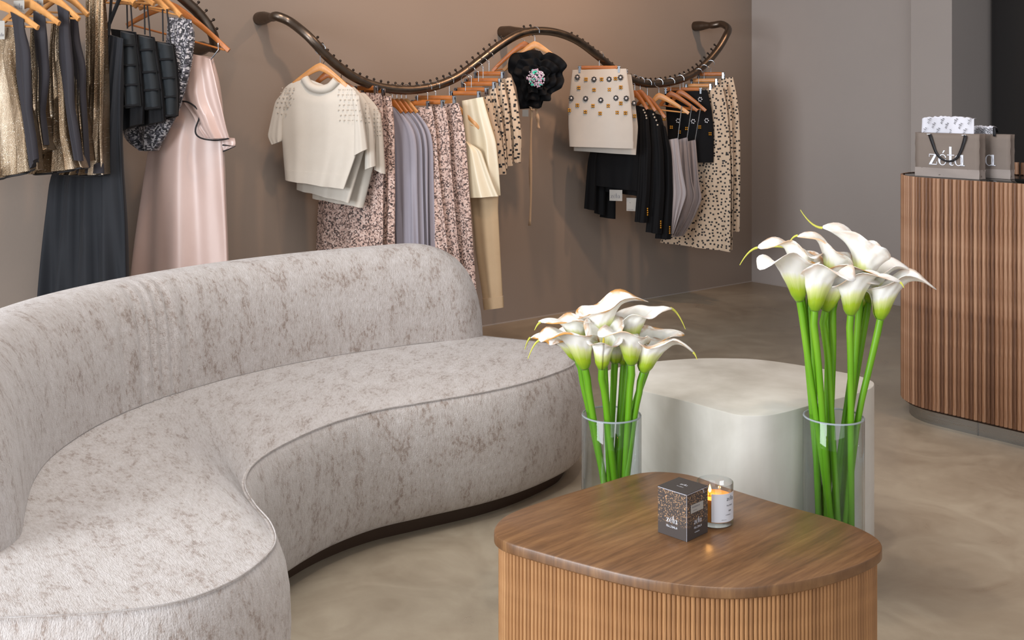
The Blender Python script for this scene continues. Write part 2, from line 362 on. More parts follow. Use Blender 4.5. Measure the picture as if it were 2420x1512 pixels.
# ------------------------------------------------------------------ pixel helpers (unproject the measured photo points to real places)
def plan(x, y, h):
    Z = F*(EYE-h)/(y-HY); return np.array(((x-1210)/F*Z, Z))
def onwall(px, py, d):                     # point at distance d in front of the rack wall
    t = (px-1210)/F; p = CO+NR*d
    s = (p[0]-t*p[1])/(U[0]-t*U[1]); q = p-U*s
    return Vector((q[0], q[1], EYE-(py-HY)/F*q[1]))
class Plane:
    def __init__(s, hook, ang=-25):
        s.h = Vector(hook); a = math.radians(ang); s.v = Vector((math.cos(a), math.sin(a), 0)); s.w = Vector((math.sin(a), -math.cos(a), 0))
    def az(s, px, py):
        t = (px-1210)/F; a = (t*s.h.y-s.h.x)/(s.v.x-t*s.v.y); Y = s.h.y+a*s.v.y
        return a, EYE-(py-HY)/F*Y
    def at(s, a, z, d=0): return Vector((s.h.x+a*s.v.x, s.h.y+a*s.v.y, z))+s.w*d
    def p(s, px, py, d=0): return s.at(*s.az(px, py), d)

# ------------------------------------------------------------------ sofa
def clothcol(): pass
ftip = (.245, 4.10); btip = (-1.50, 2.28)
front = [ftip, (.20, 3.95), (.07, 3.77), (-.08, 3.63), (-.28, 3.50), (-.41, 3.415), (-.51, 3.31), (-.58, 3.20), (-.65, 3.04), (-.68, 2.90), (-.665, 2.76), (-.61, 2.63), (-.55, 2.52), (-.515, 2.41), (-.525, 2.31), (-.565, 2.21), (-.64, 2.13), (-.75, 2.09), (-.90, 2.07), (-1.1, 2.06), (-1.3, 2.08), (-1.44, 2.15), btip]
back = [ftip, (.22, 4.24), (.10, 4.36), (-.06, 4.44), (-.25, 4.52), (-.5, 4.50), (-.80, 4.35), (-1.08, 4.12), (-1.30, 3.85), (-1.45, 3.55), (-1.53, 3.2), (-1.55, 2.85), (-1.55, 2.55), (-1.53, 2.40), btip]
NS = 170
Fr, LF = spline(front, NS); Bk, _ = spline(back, NS)
sofa = root('curved_sofa', 'curved boucle chenille sofa in mottled pale greige on a low brown plinth', 'sofa', (-.6, 3.3, 0))
loop = np.vstack([Fr, Bk[::-1][1:-1]]); med = np.vstack([(Fr+Bk)/2, ((Fr+Bk)/2)[::-1][1:-1]])
fu = np.linspace(0, LF, NS); lu = np.r_[fu, fu[::-1][1:-1]]
def outn(L):
    a = np.roll(L, 1, 0); b = np.roll(L, -1, 0); t = b-a; t /= np.linalg.norm(t, axis=1)[:, None]; n = np.stack([t[:, 1], -t[:, 0]], 1)
    ar = np.sum(L[:, 0]*np.roll(L[:, 1], -1)-np.roll(L[:, 0], -1)*L[:, 1])
    return n if ar > 0 else -n
on = outn(loop)
for _ in range(4): on = (np.roll(on, 1, 0)+on*2+np.roll(on, -1, 0))/4
def ring(off, z): return [(loop[i, 0]+on[i, 0]*off, loop[i, 1]+on[i, 1]*off, z) for i in range(len(loop))]
mb = MB(); G = []; UV = []
SH = .42
prof = [(-.03, .055), (.0, .058), (.016, .075), (.026, .11), (.034, .17), (.037, .24), (.034, .31), (.026, .36), (.012, .40), (.002, SH-.002)]
for off, z in prof: G.append(ring(off, z)); UV.append([(u, z*1.0) for u in lu])
mb.grid(G, UV, True)
# top crown
G = [ring(.002, SH-.002), ring(-.004, SH-.001)]; UV = [[(u, SH) for u in lu]]*2
for r in np.linspace(.03, 1, 16):
    P = loop*(1-r)+med*r; z = SH+.014*(1-(1-r)**3)
    P = P+on*(-.004)*(1-r)
    dist = np.linalg.norm(med-loop, axis=1)
    fs = [1 if i < NS else -1 for i in range(len(loop))]
    G.append([(P[i, 0], P[i, 1], z-0.002*(1-r)) for i in range(len(loop))])
    UV.append([(lu[i], SH+r*dist[i] if fs[i] > 0 else SH+dist[i]*(2-r)) for i in range(len(loop))])
mb.grid(G, UV, True)
seat = part('seat', mb, 'chenille', sofa, sharp=70)
# piping seam round the seat edge
mb = MB(); R = ring(.004, SH); mb.tube(R[:NS], .0018, 6); part('seam', mb, 'chenille', seat)
# plinth
mb = MB(); G = [ring(o, z) for o, z in ((-.07, 0.0), (-.05, 0.0), (-.045, .06), (-.10, .062))]; mb.grid(G, None, True); part('plinth', mb, 'plinth', sofa)
# backrest sweep
bc = [(-.10, 4.52), (-.30, 4.46), (-.52, 4.33), (-.78, 4.14), (-1.03, 3.88), (-1.22, 3.58), (-1.33, 3.28), (-1.36, 2.97), (-1.325, 2.72), (-1.235, 2.45), (-1.15, 2.24)]
bc = [(-.125, 4.53)]+bc[1:]
NB = 620; Bc, LB = spline(bc, NB); G = []; UV = []; ss = np.linspace(0, LB, NB); NQ = 56
for i in range(NB):
    s = ss[i]; t = Bc[min(i+1, NB-1)]-Bc[max(i-1, 0)]; t /= np.linalg.norm(t); n = np.array((-t[1], t[0]))
    if n.dot(np.array((-.2, 3.0))-Bc[i]) < 0: n = -n          # n points to the sitting side
    e1 = min(1, s/.34); e2 = min(1, (LB-s)/.22)
    kk = max(0, 1-(1-e1)**2.7)**(1/2.7) * math.sqrt(max(0, 1-(1-e2)**2))
    k1 = math.sqrt(max(0, 1-(1-min(1, s/.17))**2)) * math.sqrt(max(0, 1-(1-min(1, (LB-s)/.16))**2))
    H = .36+(.79-.36)*max(.02, kk); hn = .150*max(.02, k1); zc = (H+.08)/2; hz = (H-.08)/2; row = []; uvr = []; L = 0; last = None
    for j in range(NQ):
        q = 2*PI*j/NQ; p = 2.9
        cx_, sx_ = math.cos(q), math.sin(q); rr = (abs(cx_)**p+abs(sx_)**p)**(-1/p)
        a = hn*cx_*rr; z = zc+hz*sx_*rr; lean = (z-.42)*-.10
        fz = math.exp(-((z-.62)/.16)**2)*(1 if cx_ > 0 else 0)
        wr = 0
        for c, wd, am in ((1.43, .012, .010), (1.475, .013, .012), (1.52, .011, .009), (1.57, .014, .008), (1.66, .02, .004), (1.36, .02, .004)):
            wr += 1.9*am*math.exp(-((s+ (z-.6)*.12-c)/wd)**2)
        a += -wr*fz
        P = Bc[i]+n*(a+lean); pt = (P[0], P[1], z); row.append(pt)
        if last: L += math.dist(pt, last)
        last = pt; uvr.append((s, L))
    G.append(row); UV.append(uvr)
mb = MB(); mb.grid(G, UV, True); mb.add(G[0], [tuple(range(NQ))], UV[0]); mb.add(G[-1], [tuple(range(NQ))], UV[-1])
part('backrest', mb, 'chenille', sofa, sharp=80)

# ------------------------------------------------------------------ low tables
def fluted(parent, outl, z0, z1, pitch, mat, rad):
    L, tot = spline(outl, 400, True); n = int(tot/pitch); P, _ = spline(outl, n, True)
    ar = np.sum(P[:, 0]*np.roll(P[:, 1], -1)-np.roll(P[:, 0], -1)*P[:, 1])
    mb = MB(); G = []; sg = 7
    for z in (z0, z1): G.append([(rad*math.cos(PI*k/sg), -rad*1.0*math.sin(PI*k/sg), z) for k in range(sg+1)])
    mb.grid(G); mb.add(G[1], [tuple(range(sg+1))]); me = mb.mesh('slat', mat, (0, 0, 0), True, 50)
    org = wloc(parent)
    for i in range(n):
        t = P[(i+1) % n]-P[i-1]; a = math.atan2(t[1], t[0])
        if ar < 0: a += PI
        o = bpy.data.objects.new('slat', me); C.objects.link(o); o.parent = parent
        o.location = (P[i, 0]-org.x, P[i, 1]-org.y, -org.z); o.rotation_euler = (0, 0, a)
    return n
def inset(outl, d, n=160):
    P, _ = spline(outl, n, True); nn = outn(P)
    for _ in range(3): nn = (np.roll(nn, 1, 0)+nn*2+np.roll(nn, -1, 0))/4
    P = P-nn*d; ar = np.sum(P[:, 0]*np.roll(P[:, 1], -1)-np.roll(P[:, 0], -1)*P[:, 1])
    return P if ar > 0 else P[::-1]
TH = .42
ctp = [(1168, 1258), (1178, 1232), (1215, 1208), (1300, 1178), (1400, 1148), (1480, 1124), (1530, 1115), (1580, 1115), (1640, 1124), (1720, 1152), (1850, 1192), (1980, 1228), (2060, 1262), (2085, 1292), (2060, 1318), (1980, 1350), (1880, 1374), (1780, 1386), (1700, 1388), (1600, 1380), (1480, 1358), (1360, 1328), (1260, 1300), (1190, 1278)]
out = [tuple(plan(x, y, TH)) for x, y in ctp]
tb = root('coffee_table', 'low brown fluted wood coffee table with smooth rounded top', 'table', (.40, 2.5, 0))
mb = MB(); mb.prism([tuple(p) for p in inset(out, 0, 220)], TH-.024, TH, bev=.003); part('table_top', mb, 'table_top_wood', tb, sharp=30)
mb = MB(); mb.prism([tuple(p) for p in inset(out, .016, 160)], 0, TH-.024); part('base', mb, 'core_wood', tb)
nsl = fluted(tb, [tuple(p) for p in inset(out, .0155, 60)], 0.004, TH-.0245, .0095, 'table_slat_wood', .0045)
stp = [(1427, 885), (1440, 873), (1490, 862), (1545, 854), (1600, 849), (1660, 846), (1720, 846), (1780, 848), (1850, 856), (1950, 872), (2020, 885), (2058, 898), (2066, 908), (2052, 920), (2000, 936), (1930, 953), (1860, 972), (1820, 980), (1785, 982), (1745, 980), (1700, 969), (1620, 947), (1520, 923), (1450, 903)]
out = [tuple(plan(x, y, .50)) for x, y in stp]
sd = root('side_table', 'pale grey plaster block side table behind the two vases', 'table', (.75, 3.6, 0))
mb = MB(); mb.prism([tuple(p) for p in inset(out, 0, 200)], 0, .50, bev=.003); part('block', mb, 'plaster', sd, sharp=30)

# ------------------------------------------------------------------ sales counter
e = np.array((.645, -.764)); e /= np.linalg.norm(e); m_ = np.array((-e[1], e[0]))
CH = 1.035; R_ = .25; c0 = np.array((1.735, 4.655))+m_*R_+e*.02; LN = 2.3
def pill(r, n=14):
    P = []
    for k in range(n+1):
        q = PI*k/n; P.append(c0-e*math.sin(q)*r+m_*math.cos(q)*r)
    for k in range(1, 12): P.append(c0-m_*r+e*LN*k/12)
    for k in range(n+1):
        q = PI*k/n; P.append(c0+e*LN+e*math.sin(q)*r-m_*math.cos(q)*r)
    for k in range(1, 12): P.append(c0+m_*r+e*LN*(1-k/12))
    return P
ct = root('sales_counter', 'curved fluted wood sales counter with black glass top and steel kick', 'counter', (*(c0+e*1.1), 0))
mb = MB(); mb.prism([tuple(p) for p in inset(pill(R_-.012), 0, 140)], .06, CH-.004); part('body', mb, 'core_wood', ct)
mb = MB(); mb.prism([tuple(p) for p in inset(pill(R_-.035), 0, 140)], 0, .068); part('kick_plate', mb, 'steel', ct)
mb = MB(); q = c0+e*.18-m_*(R_-.0345); mb.box((*q, .034), (*(e*.006), 0), (*(m_*.003), 0), (0, 0, .066)); part('kick_joint', mb, 'chrome', ct)
mb = MB(); mb.prism([tuple(p) for p in inset(pill(R_-.016), 0, 140)], CH-.004, CH, bev=.001); part('glass_top', mb, 'black_glass', ct, sharp=30)
fluted(ct, [tuple(p) for p in pill(R_-.008)], .07, CH+.001, .0178, 'counter_slat_wood', .0085)
# low fluted cabinet behind the counter
bk = root('back_cabinet', 'low fluted wood cabinet partly seen behind the sales counter', 'cabinet', (3.0, 5.6, 0))
bp = plan(2394, 1110, 0); q0 = np.array((2.50, 5.56))
qs = q0+m_*.35
mb = MB(); mb.box((*(q0+m_*.22+e*1.0), .5), (*(e*2.0), 0), (*(m_*.4), 0), (0, 0, 1.07)); part('body', mb, 'core_wood', bk, smooth=False)
mb = MB(); mb.tube([(0, 0, 0), (0, 0, 1.035)], .012, 8); sm = mb.mesh('slat', 'counter_slat_wood')
for i in range(60):
    o = bpy.data.objects.new('slat', sm); C.objects.link(o); o.parent = bk; p = q0+e*(.012+.033*i)+m_*.012
    o.location = (p[0]-3.0, p[1]-5.6, .01)

# ------------------------------------------------------------------ lettering (flat print): high-contrast serif drawn as polygons
def ellring(cx, cy, rx, ry, tl, tr, tv, a0=0, a1=360, n=28):
    T = []
    for k in range(n+1):
        q = math.radians(a0+(a1-a0)*k/n); c, s = math.cos(q), math.sin(q)
        th = tl if c < 0 else tr
        T.append(((cx+rx*c, cy+ry*s), (cx+(rx-abs(c)*th-(1-abs(c))*tv*.4)*c, cy+(ry-tv)*s)))
    return [[T[k][0], T[k+1][0], T[k+1][1], T[k][1]] for k in range(n)]
def rect(x0, y0, x1, y1): return [[(x0, y0), (x1, y0), (x1, y1), (x0, y1)]]
def logo_quads(word='zeta'):
    Q = []; x = 0
    for ch in word:
        if ch == 'z':
            Q += rect(x, .93, x+.78, 1.0)+rect(x, 0, x+.80, .07)+[[(x+.52, .95), (x+.78, .95), (x+.27, .05), (x+.0, .05)]]
            Q += rect(x, .72, x+.05, 1.0)+rect(x+.75, 0, x+.80, .30); x += .93
        elif ch == 'e':
            Q += ellring(x+.42, .5, .42, .52, .20, .12, .07, 25, 335)+rect(x+.12, .48, x+.80, .55)+[[(x+.40, 1.12), (x+.50, 1.12), (x+.68, 1.38), (x+.52, 1.38)]]; x += .93
        elif ch == 't':
            Q += rect(x+.16, .08, x+.40, 1.75)+rect(x-.05, .93, x+.66, 1.0)+ellring(x+.42, .22, .26, .24, .22, .05, .07, 180, 320, 12); x += .68
        elif ch == 'a':
            Q += ellring(x+.40, .5, .40, .52, .14, .14, .07)+rect(x+.60, 0, x+.86, 1.02)+rect(x+.60, 0, x+1.0, .07); x += 1.0
    return Q, x
def put_print(mb, Q, org, xd, zd, nd, s, th=.0006, skew=0):
    org, xd, zd, nd = map(Vector, (org, xd, zd, nd))
    for q in Q:
        P = [org+xd*(p[0]*s)+zd*(p[1]*s)+nd*th for p in q]
        mb.add(P, [(0, 1, 2, 3)])
LQ, LW = logo_quads()
def microtext(n, seed, w=.6):
    r = random.Random(seed); Q = []; x = 0
    for i in range(n):
        a = w*(.7+.5*r.random()); k = r.randint(0, 3)
        if k != 1: Q += rect(x, 0, x+.16, 1)
        if k != 2: Q += rect(x+a-.16, 0, x+a, 1)
        if k in (0, 1): Q += rect(x, .84, x+a, 1)
        if k in (1, 2): Q += rect(x, 0, x+a, .16)
        if k == 3: Q += rect(x, .42, x+a, .58)
        x += a+.22
    return Q, x

# ------------------------------------------------------------------ paper bags on the counter
def bag(px0, px1, yb, yt, label, depth, off, hx):
    e3 = Vector((*e, 0)); m3 = Vector((*m_, 0)); z3 = Vector((0, 0, 1))
    a = Vector((*plan(px0, yb[0], CH), CH)); 
    wd = hx; hgt = yt; ctr = a+e3*wd/2+m3*depth/2
    rt = root('paper_bag', label, 'bag', (ctr.x, ctr.y, CH+.0006), 'printed paper bags on the counter')
    n, t = 14, .0012
    def wall(o, du, wdt, rows, bulge, nrm, z1, z0=0):
        G = []; UV = []
        for i in range(rows+1):
            z = z0+(z1-z0)*i/rows; r = []; u = []
            for j in range(n+1):
                s = j/n; b = bulge*math.sin(PI*s)*math.sin(PI*min(1, z/hgt*.9+.05))+.0012*math.sin(9*s+5*z*20)
                r.append(o+du*(wdt*s)+nrm*b+z3*z); u.append((s*wdt, z))
            G.append(r); UV.append(u)
        return G, UV
    zb = a.copy(); zb.z = CH+.0012
    mb = MB()
    for o, du, wdt, nr, bl in ((zb, e3, wd, -m3, .004), (zb+m3*depth, e3, wd, m3, .004), (zb, m3, depth, -e3, -.006), (zb+e3*wd, m3, depth, e3, -.006)):
        G, UV = wall(o, du, wdt, 8, bl, nr, hgt); mb.grid(G, UV)
    c = [zb, zb+e3*wd, zb+e3*wd+m3*depth, zb+m3*depth]; mb.add(c, [(0, 1, 2, 3)])
    b = part('body', mb, 'bag', rt); solidify(b, .0008)
    mb = MB(); G, UV = wall(zb-m3*.0012-e3*.0005, e3, wd+.001, 4, .004, -m3, .038); mb.grid(G, UV)
    G, UV = wall(zb+e3*(wd+.001), m3, depth, 4, -.006, e3, .038); mb.grid(G, UV)
    part('bottom_band', mb, 'bag_light', rt)
    mb = MB(); s = wd*.555/LW
    put_print(mb, LQ, zb+e3*wd*.235+z3*.052, e3, z3, -m3, s, .0062); part('printed_lettering', mb, 'print_white', rt, smooth=False)
    return rt, zb, e3, m3, z3
def handle(rt, zb, e3, m3, z3, wd, hgt, down=True, x0=.235, x1=.78):
    mb = MB(); pts = []
    hp, _ = spline([(.25, .007), (.30, .045), (.36, .085), (.45, .109), (.567, .117), (.67, .104), (.735, .075), (.785, .035), (.81, .007)], 17)
    for k, (fx, dp) in enumerate(hp): pts.append(zb+e3*(wd*fx)+z3*(hgt-dp)-m3*(.009+.004*math.sin(PI*k/16)))
    G = [];
    for i, p in enumerate(pts):
        t = (pts[min(i+1, 16)]-pts[max(i-1, 0)]).normalized(); nn = t.cross(m3).normalized()*.0078*(1-.5*math.sin(PI*i/16))
        G.append([p-nn, p+nn])
    mb.grid(G); h = part('handle', mb, 'handle_black', rt); solidify(h, .0015)
    mb = MB()
    for s in (x0, x1): mb.box(zb+e3*wd*s+z3*(hgt-.006)-m3*.0075, e3*.018, m3*.002, z3*.003)
    part('handle_slot', mb, 'label_white', rt, smooth=False)
BW, BH = .285, .186
r1, zb1, e3, m3, z3 = bag(2163, 2320, (415.5, 424), BH, 'brown paper bag with patterned tissue sticking out, left of two on counter', .05, 0, BW)
handle(r1, zb1, e3, m3, z3, BW, BH)
r2, zb2, _, _, _ = bag(2263, 0, (421.5, 0), BH*.985, 'second brown paper bag, half hidden behind the first, right on counter', .035, 0, BW)
dz = e3*.16+m3*.085
# shift second bag behind and right of the first
r2.location = Vector(r2.location)+(Vector((*plan(2300, 415.2, CH), CH))-Vector((*plan(2263, 421.5, CH), CH)))*0 + m3*.0
def off_bag2():
    tgt = Vector((*plan(2388, 424.2, CH), 0)); cur = zb2+e3*BW; dd = tgt-cur; dd.z = 0; r2.location = Vector(r2.location)+dd; return dd
dd = off_bag2()
mb = MB(); bs = zb2+dd
mb2 = MB(); p0 = bs+e3*.216+z3*(BH-.012)-m3*.008
G = [[p0+z3*z-m3*.002*math.sin(z*60), p0+e3*.011+z3*z-m3*.002*math.sin(z*60)] for z in np.linspace(0, .04, 6)]
G += [[p0+z3*.04+m3*.012*k-z3*.006*k*k, p0+e3*.011+z3*.04+m3*.012*k-z3*.006*k*k] for k in (1, 2)]
mb2.grid(G); h = part('handle', mb2, 'handle_black', r2); solidify(h, .0015)
def tissue(zb, x0, x1, hgt, z0, label, dep, seed):
    r = random.Random(seed); n = 26; G = []; UV = []
    top = [hgt*(1-.10*abs(2*j/n-1)**3)+.003*r.uniform(-1, 1) for j in range(n+1)]
    for i in range(9):
        v = i/8; row = []; u = []
        for j in range(n+1):
            s = j/n; z = z0+top[j]*min(1, v*1.25); d = dep*(.25+.12*math.sin(7*s+2*v)+.05*math.sin(17*s))+(max(0, v-.8)*5)**2*dep*.5
            row.append(zb+e3*(x0+(x1-x0)*s)+z3*z+m3*d); u.append((s, v))
        G.append(row); UV.append(u)
    rt = root('tissue_paper', label, 'tissue paper', tuple(zb+e3*(x0+x1)/2+z3*z0), None)
    mb = MB(); mb.grid(G, UV); s = part('sheet', mb, 'tissue', rt, sharp=25); solidify(s, .0008)
    mb = MB()
    for k in range(11):
        xx = x0+(x1-x0)*(.04+.085*k); zz = z0+.004+.022*((k*2) % 3)/1.0
        a = math.radians(62); xd = e3*math.cos(a)+z3*math.sin(a); zd = z3*math.cos(a)-e3*math.sin(a)
        if xx < x1-.016 and hgt > .035: put_print(mb, LQ, zb+e3*(xx+.008)+z3*min(zz, z0+hgt-.032)+m3*dep*.10, xd, zd, -m3, .0075, .0005)
    if mb.v: part('printed_lettering', mb, 'print_black', rt, smooth=False)
    return rt
tissue(zb1, .022, BW-.03, .077, BH-.008, 'white printed tissue paper standing up out of the left paper bag', .045, 3)
tissue(bs, .12, .218, .042, BH-.012, 'small fold of white tissue paper in the right paper bag', .03, 5)

# ------------------------------------------------------------------ candle box and candle
TZ = TH+.0005
A_ = Vector((*plan(1623, 1281, TH), TZ)); B_ = Vector((*plan(1554, 1257, TH), TZ)); Cc = Vector((*plan(1678, 1259, TH), TZ))
bu = (B_-A_).normalized(); bv = Vector((-bu.y, bu.x, 0));
if bv.dot(Cc-A_) < 0: bv = -bv
bw = .0775; bh = .101; zz = Vector((0, 0, 1))
ctr = A_+bu*bw/2+bv*bw/2
bx = root('candle_box', 'small dark speckled carton box with white lettering on coffee table', 'box', tuple(ctr))
mb = MB()
def face(o, du, dw, dh, mi, up=zz): 
    mb.add([o, o+du*dw, o+du*dw+up*dh, o+up*dh], [(0, 1, 2, 3)], [(0, 0), (dw, 0), (dw, dh), (0, dh)], mi)
face(A_, bu, bw, bh, 0); face(A_, bv, bw, bh, 0); face(A_+bu*bw, bv, bw, bh, 0); face(A_+bv*bw, bu, bw, bh, 0); face(A_, bu, bw, bw, 1, bv)
part('carton', mb, ['box_speckle', 'box_plain'], bx, smooth=False)
mb = MB(); mb.box(ctr+zz*(bh+.0008), bu*(bw+.001), bv*(bw+.001), zz*.0014); part('lid', mb, 'box_plain', bx, smooth=False)
mb = MB()
for o, d in ((A_, bu), (A_, bv), (A_+bu*bw, bv), (A_+bv*bw, bu)): mb.box(o+d*bw/2+zz*(bh-.0004), d*(bw+.0016), d.cross(zz)*.0016, zz*.0012)
mb.box(A_+zz*bh/2, bu*.0006, bv*.0006, zz*bh); part('edge_trim', mb, 'box_edge', bx, smooth=False)
mb = MB(); s = .030/LW
# left-facing face: reads left to right from B to A
lx = -bu; put_print(mb, LQ, A_+bu*(.054)+zz*.031, lx, zz, -bv, s, .0009)
T1, w1 = microtext(8, 2); put_print(mb, T1, A_+bu*(.054)+zz*.020, lx, zz, -bv, .0045, .0009)
put_print(mb, LQ, A_+bv*(.026)+zz*.031, bv, zz, -bu, s*.9, .0009)
put_print(mb, T1, A_+bv*(.026)+zz*.021, bv, zz, -bu, .0042, .0009)
T2, w2 = microtext(10, 5); put_print(mb, T2, A_+bv*(.028)+zz*.012, bv, zz, -bu, .0022, .0009)
put_print(mb, LQ, A_+bu*.048+bv*.040+zz*(bh+.0016), lx, bv, zz, s*.62, .0002); put_print(mb, T1, A_+bu*.048+bv*.028+zz*(bh+.0016), lx, bv, zz, .0026, .0002)
part('printed_lettering', mb, 'print_white', bx, smooth=False)
mb = MB(); mb.box(A_+bv*.037+zz*.066-bu*.0006, bv*.045, bu*.0006, zz*.018); lb = part('front_label', mb, 'label_grey', bx, smooth=False)
mb = MB(); T3, w3 = microtext(12, 8); put_print(mb, T3, A_+bv*.019+zz*.068-bu*.0008, bv, zz, -bu, .0030, .0004); put_print(mb, T3[:40], A_+bv*.022+zz*.061-bu*.0008, bv, zz, -bu, .0016, .0004); part('label_lettering', mb, 'print_grey', lb, smooth=False)
mb = MB(); pts = [A_+bv*(.040+.010*math.cos(q))+zz*(bh-.001+.010*math.sin(q))-bu*.001 for q in np.linspace(PI, 1.5*PI+.6, 10)]; mb.tube([A_+bv*(.052+.012*math.sin(q)*.8)+zz*(bh-.012*(1-math.cos(q))*.9)-bu*.0012 for q in np.linspace(0, 1.5, 8)], .0008, 6); part('thumb_notch', mb, 'box_edge', bx)
# candle
cc = plan(1690, 1233, TH); cr = .0405; chh = .092
cn = root('scented_candle', 'lit candle in a clear glass tumbler beside the dark carton', 'candle', (cc[0], cc[1], TZ))
mb = MB(); mb.lathe([(0, 0), (cr-.003, 0), (cr, .003), (cr, chh), (cr-.0008, chh+.0008), (cr-.0018, chh), (cr-.002, .010), (cr-.006, .008), (0, .008)], (cc[0], cc[1], TZ)); part('glass_jar', mb, 'glass', cn, sharp=60)
mb = MB(); mb.lathe([(0, .0085), (cr-.0026, .0105), (cr-.0026, .060), (cr-.006, .0585), (0, .058)], (cc[0], cc[1], TZ)); part('wax', mb, 'wax', cn)
mb = MB(); mb.tube([(cc[0]-.012, cc[1], TZ+.058), (cc[0]-.012, cc[1], TZ+.066)], .0008, 6); part('wick', mb, 'print_black', cn)
mb = MB(); mb.lathe([(0, .066), (.003, .069), (.0035, .073), (.002, .079), (0, .085)], (cc[0]-.012, cc[1], TZ), 12); part('flame', mb, 'flame', cn)
fp = bpy.data.lights.new('flame_light', 'POINT'); fp.energy = .35; fp.color = (1, .45, .12); fp.shadow_soft_size = .004
fo = bpy.data.objects.new('flame_light', fp); C.objects.link(fo); fo.location = (-.012, -.0, .078); fo.parent = cn
mb = MB(); G = []; UV = []; R2 = cr+.0004; q0_, q1_ = math.radians(-112), math.radians(-18)
for z in (.013, .076): G.append([(cc[0]+R2*math.cos(q), cc[1]+R2*math.sin(q), TZ+z) for q in np.linspace(q0_, q1_, 20)])
mb.grid(G); lb = part('jar_label', mb, 'label_white', cn); 
mb = MB()
def curvedprint(Q, s, q, z):
    for quad in Q:
        P = [(cc[0]+(R2+.0004)*math.cos(q+p[0]*s/R2), cc[1]+(R2+.0004)*math.sin(q+p[0]*s/R2), TZ+z+p[1]*s) for p in quad]; mb.add(P, [(0, 1, 2, 3)])
curvedprint(LQ, .0062, math.radians(-62), .060); curvedprint(T1, .0028, math.radians(-62), .048); curvedprint(microtext(4, 3)[0], .003, math.radians(-55), .036)
curvedprint(T2, .0018, math.radians(-66), .028); curvedprint(microtext(14, 4)[0], .0012, math.radians(-80), .018)
part('label_lettering', mb, 'print_black', lb, smooth=False)

# ------------------------------------------------------------------ vases with calla lilies
def vase(px, Zv, h, label):
    x = (px-1210)/F*Zv; r = .083
    v = root('glass_vase', label, 'vase', (x, Zv, 0), 'tall glass cylinder vases')
    mb = MB(); mb.lathe([(0, .0005), (r-.002, .0005), (r, .003), (r, h-.002), (r-.001, h), (r-.004, h), (r-.005, h-.002), (r-.005, .014), (r-.009, .012), (0, .012)], (x, Zv, 0), 72)
    part('glass', mb, 'glass', v, sharp=60)
    mb = MB(); mb.lathe([(r-.0052, h-.001), (r-.004, h+.0015), (r-.001, h+.0015), (r+.0002, h-.001), (r-.001, h-.003), (r-.004, h-.003), (r-.0052, h-.001)], (x, Zv, 0), 72); part('rim', mb, 'glass_rim_glint', v)
    return x, Zv, r
def lily(base, axis, tipdir, L, R, stem_pts, label, curl=1.0, tail=.05, droop=.3, opn=1.0, seed=0, fold=.0):
    L *= 1.36; base = Vector(base); ax = Vector(axis).normalized(); td = Vector(tipdir); td = (td-ax*td.dot(ax)).normalized(); sd_ = ax.cross(td)
    rt = root('calla_lily', label, 'flower', tuple(stem_pts[0]), 'calla lilies'); rr = random.Random(seed)
    nu, nv = 44, 26; G = []; UV = []; tippt = None
    ph = rr.uniform(0, 6)
    for i in range(nv+1):
        v = i/nv; row = []; u = []
        for j in range(nu+1):
            th = (j/nu*2-1)*PI*1.04                        # 0 = tip side, +-pi = front overlap
            wtip = math.exp(-(th/.55)**2); c = (1+math.cos(th))/2
            r0 = .0095+.007*min(1, v/.14)+R*1.18*(.36*v+.64*v**1.9)*(0.80+.26*c)
            fl = max(0, v-.72)/.28
            hgt = L*(v*(.60+.50*c)) - L*fl**2*.12*curl*(1+.5*math.sin(3*th+ph))
            r = r0+R*fl**1.7*(.30+.18*math.sin(2*th+ph))*opn
            r += wtip*(v**6)*L*.32; hgt -= wtip*(v**10)*L*droop*.5
            ov = .0016*(1 if th > 0 else -1)*(abs(th)/PI)**6
            r += ov + (.0035*math.sin(5*th+ph*3+9*v)+.0025*math.sin(9*th+ph-13*v))*max(0, v-.35)*1.4; hgt += .007*math.sin(4*th+ph*2)*max(0, v-.5)*2
            P = base+ax*hgt+td*(r*math.cos(th))+sd_*(r*math.sin(th)*(1-.25*fold*v))
            row.append(P); u.append((j/nu, v)); 
            if i == nv and j == nu//2: tippt = P
        G.append(row); UV.append(u)
    mb = MB(); mb.grid(G, UV); s = part('spathe', mb, 'spathe', rt, sharp=180); solidify(s, .0012)
    if tail > 0:
        d = (td*.9-ax*.1).normalized(); pts = []
        for k in range(8):
            q = k/7; pts.append(tippt+d*(tail*q)+Vector((0, 0, -1))*tail*.9*curl*q*q)
        mb = MB(); mb.tube(pts, [.0030*(1-q/8)+.0006 for q in range(8)], 6); part('spathe_tip', mb, 'lily_tail', rt)
    mb = MB(); mb.tube([base+ax*L*t for t in (.05, .25, .45, .6)], [.004, .0045, .004, .002], 8); part('spadix', mb, 'spadix', rt)
    sp, _ = spline([tuple(p) for p in stem_pts]+[tuple(base-ax*.02), tuple(base+ax*.006)], 20)
    mb = MB(); mb.tube([tuple(p) for p in sp], [.0092]*17+[.0095, .010, .0098], 10); part('stem', mb, 'stem', rt)
    return rt
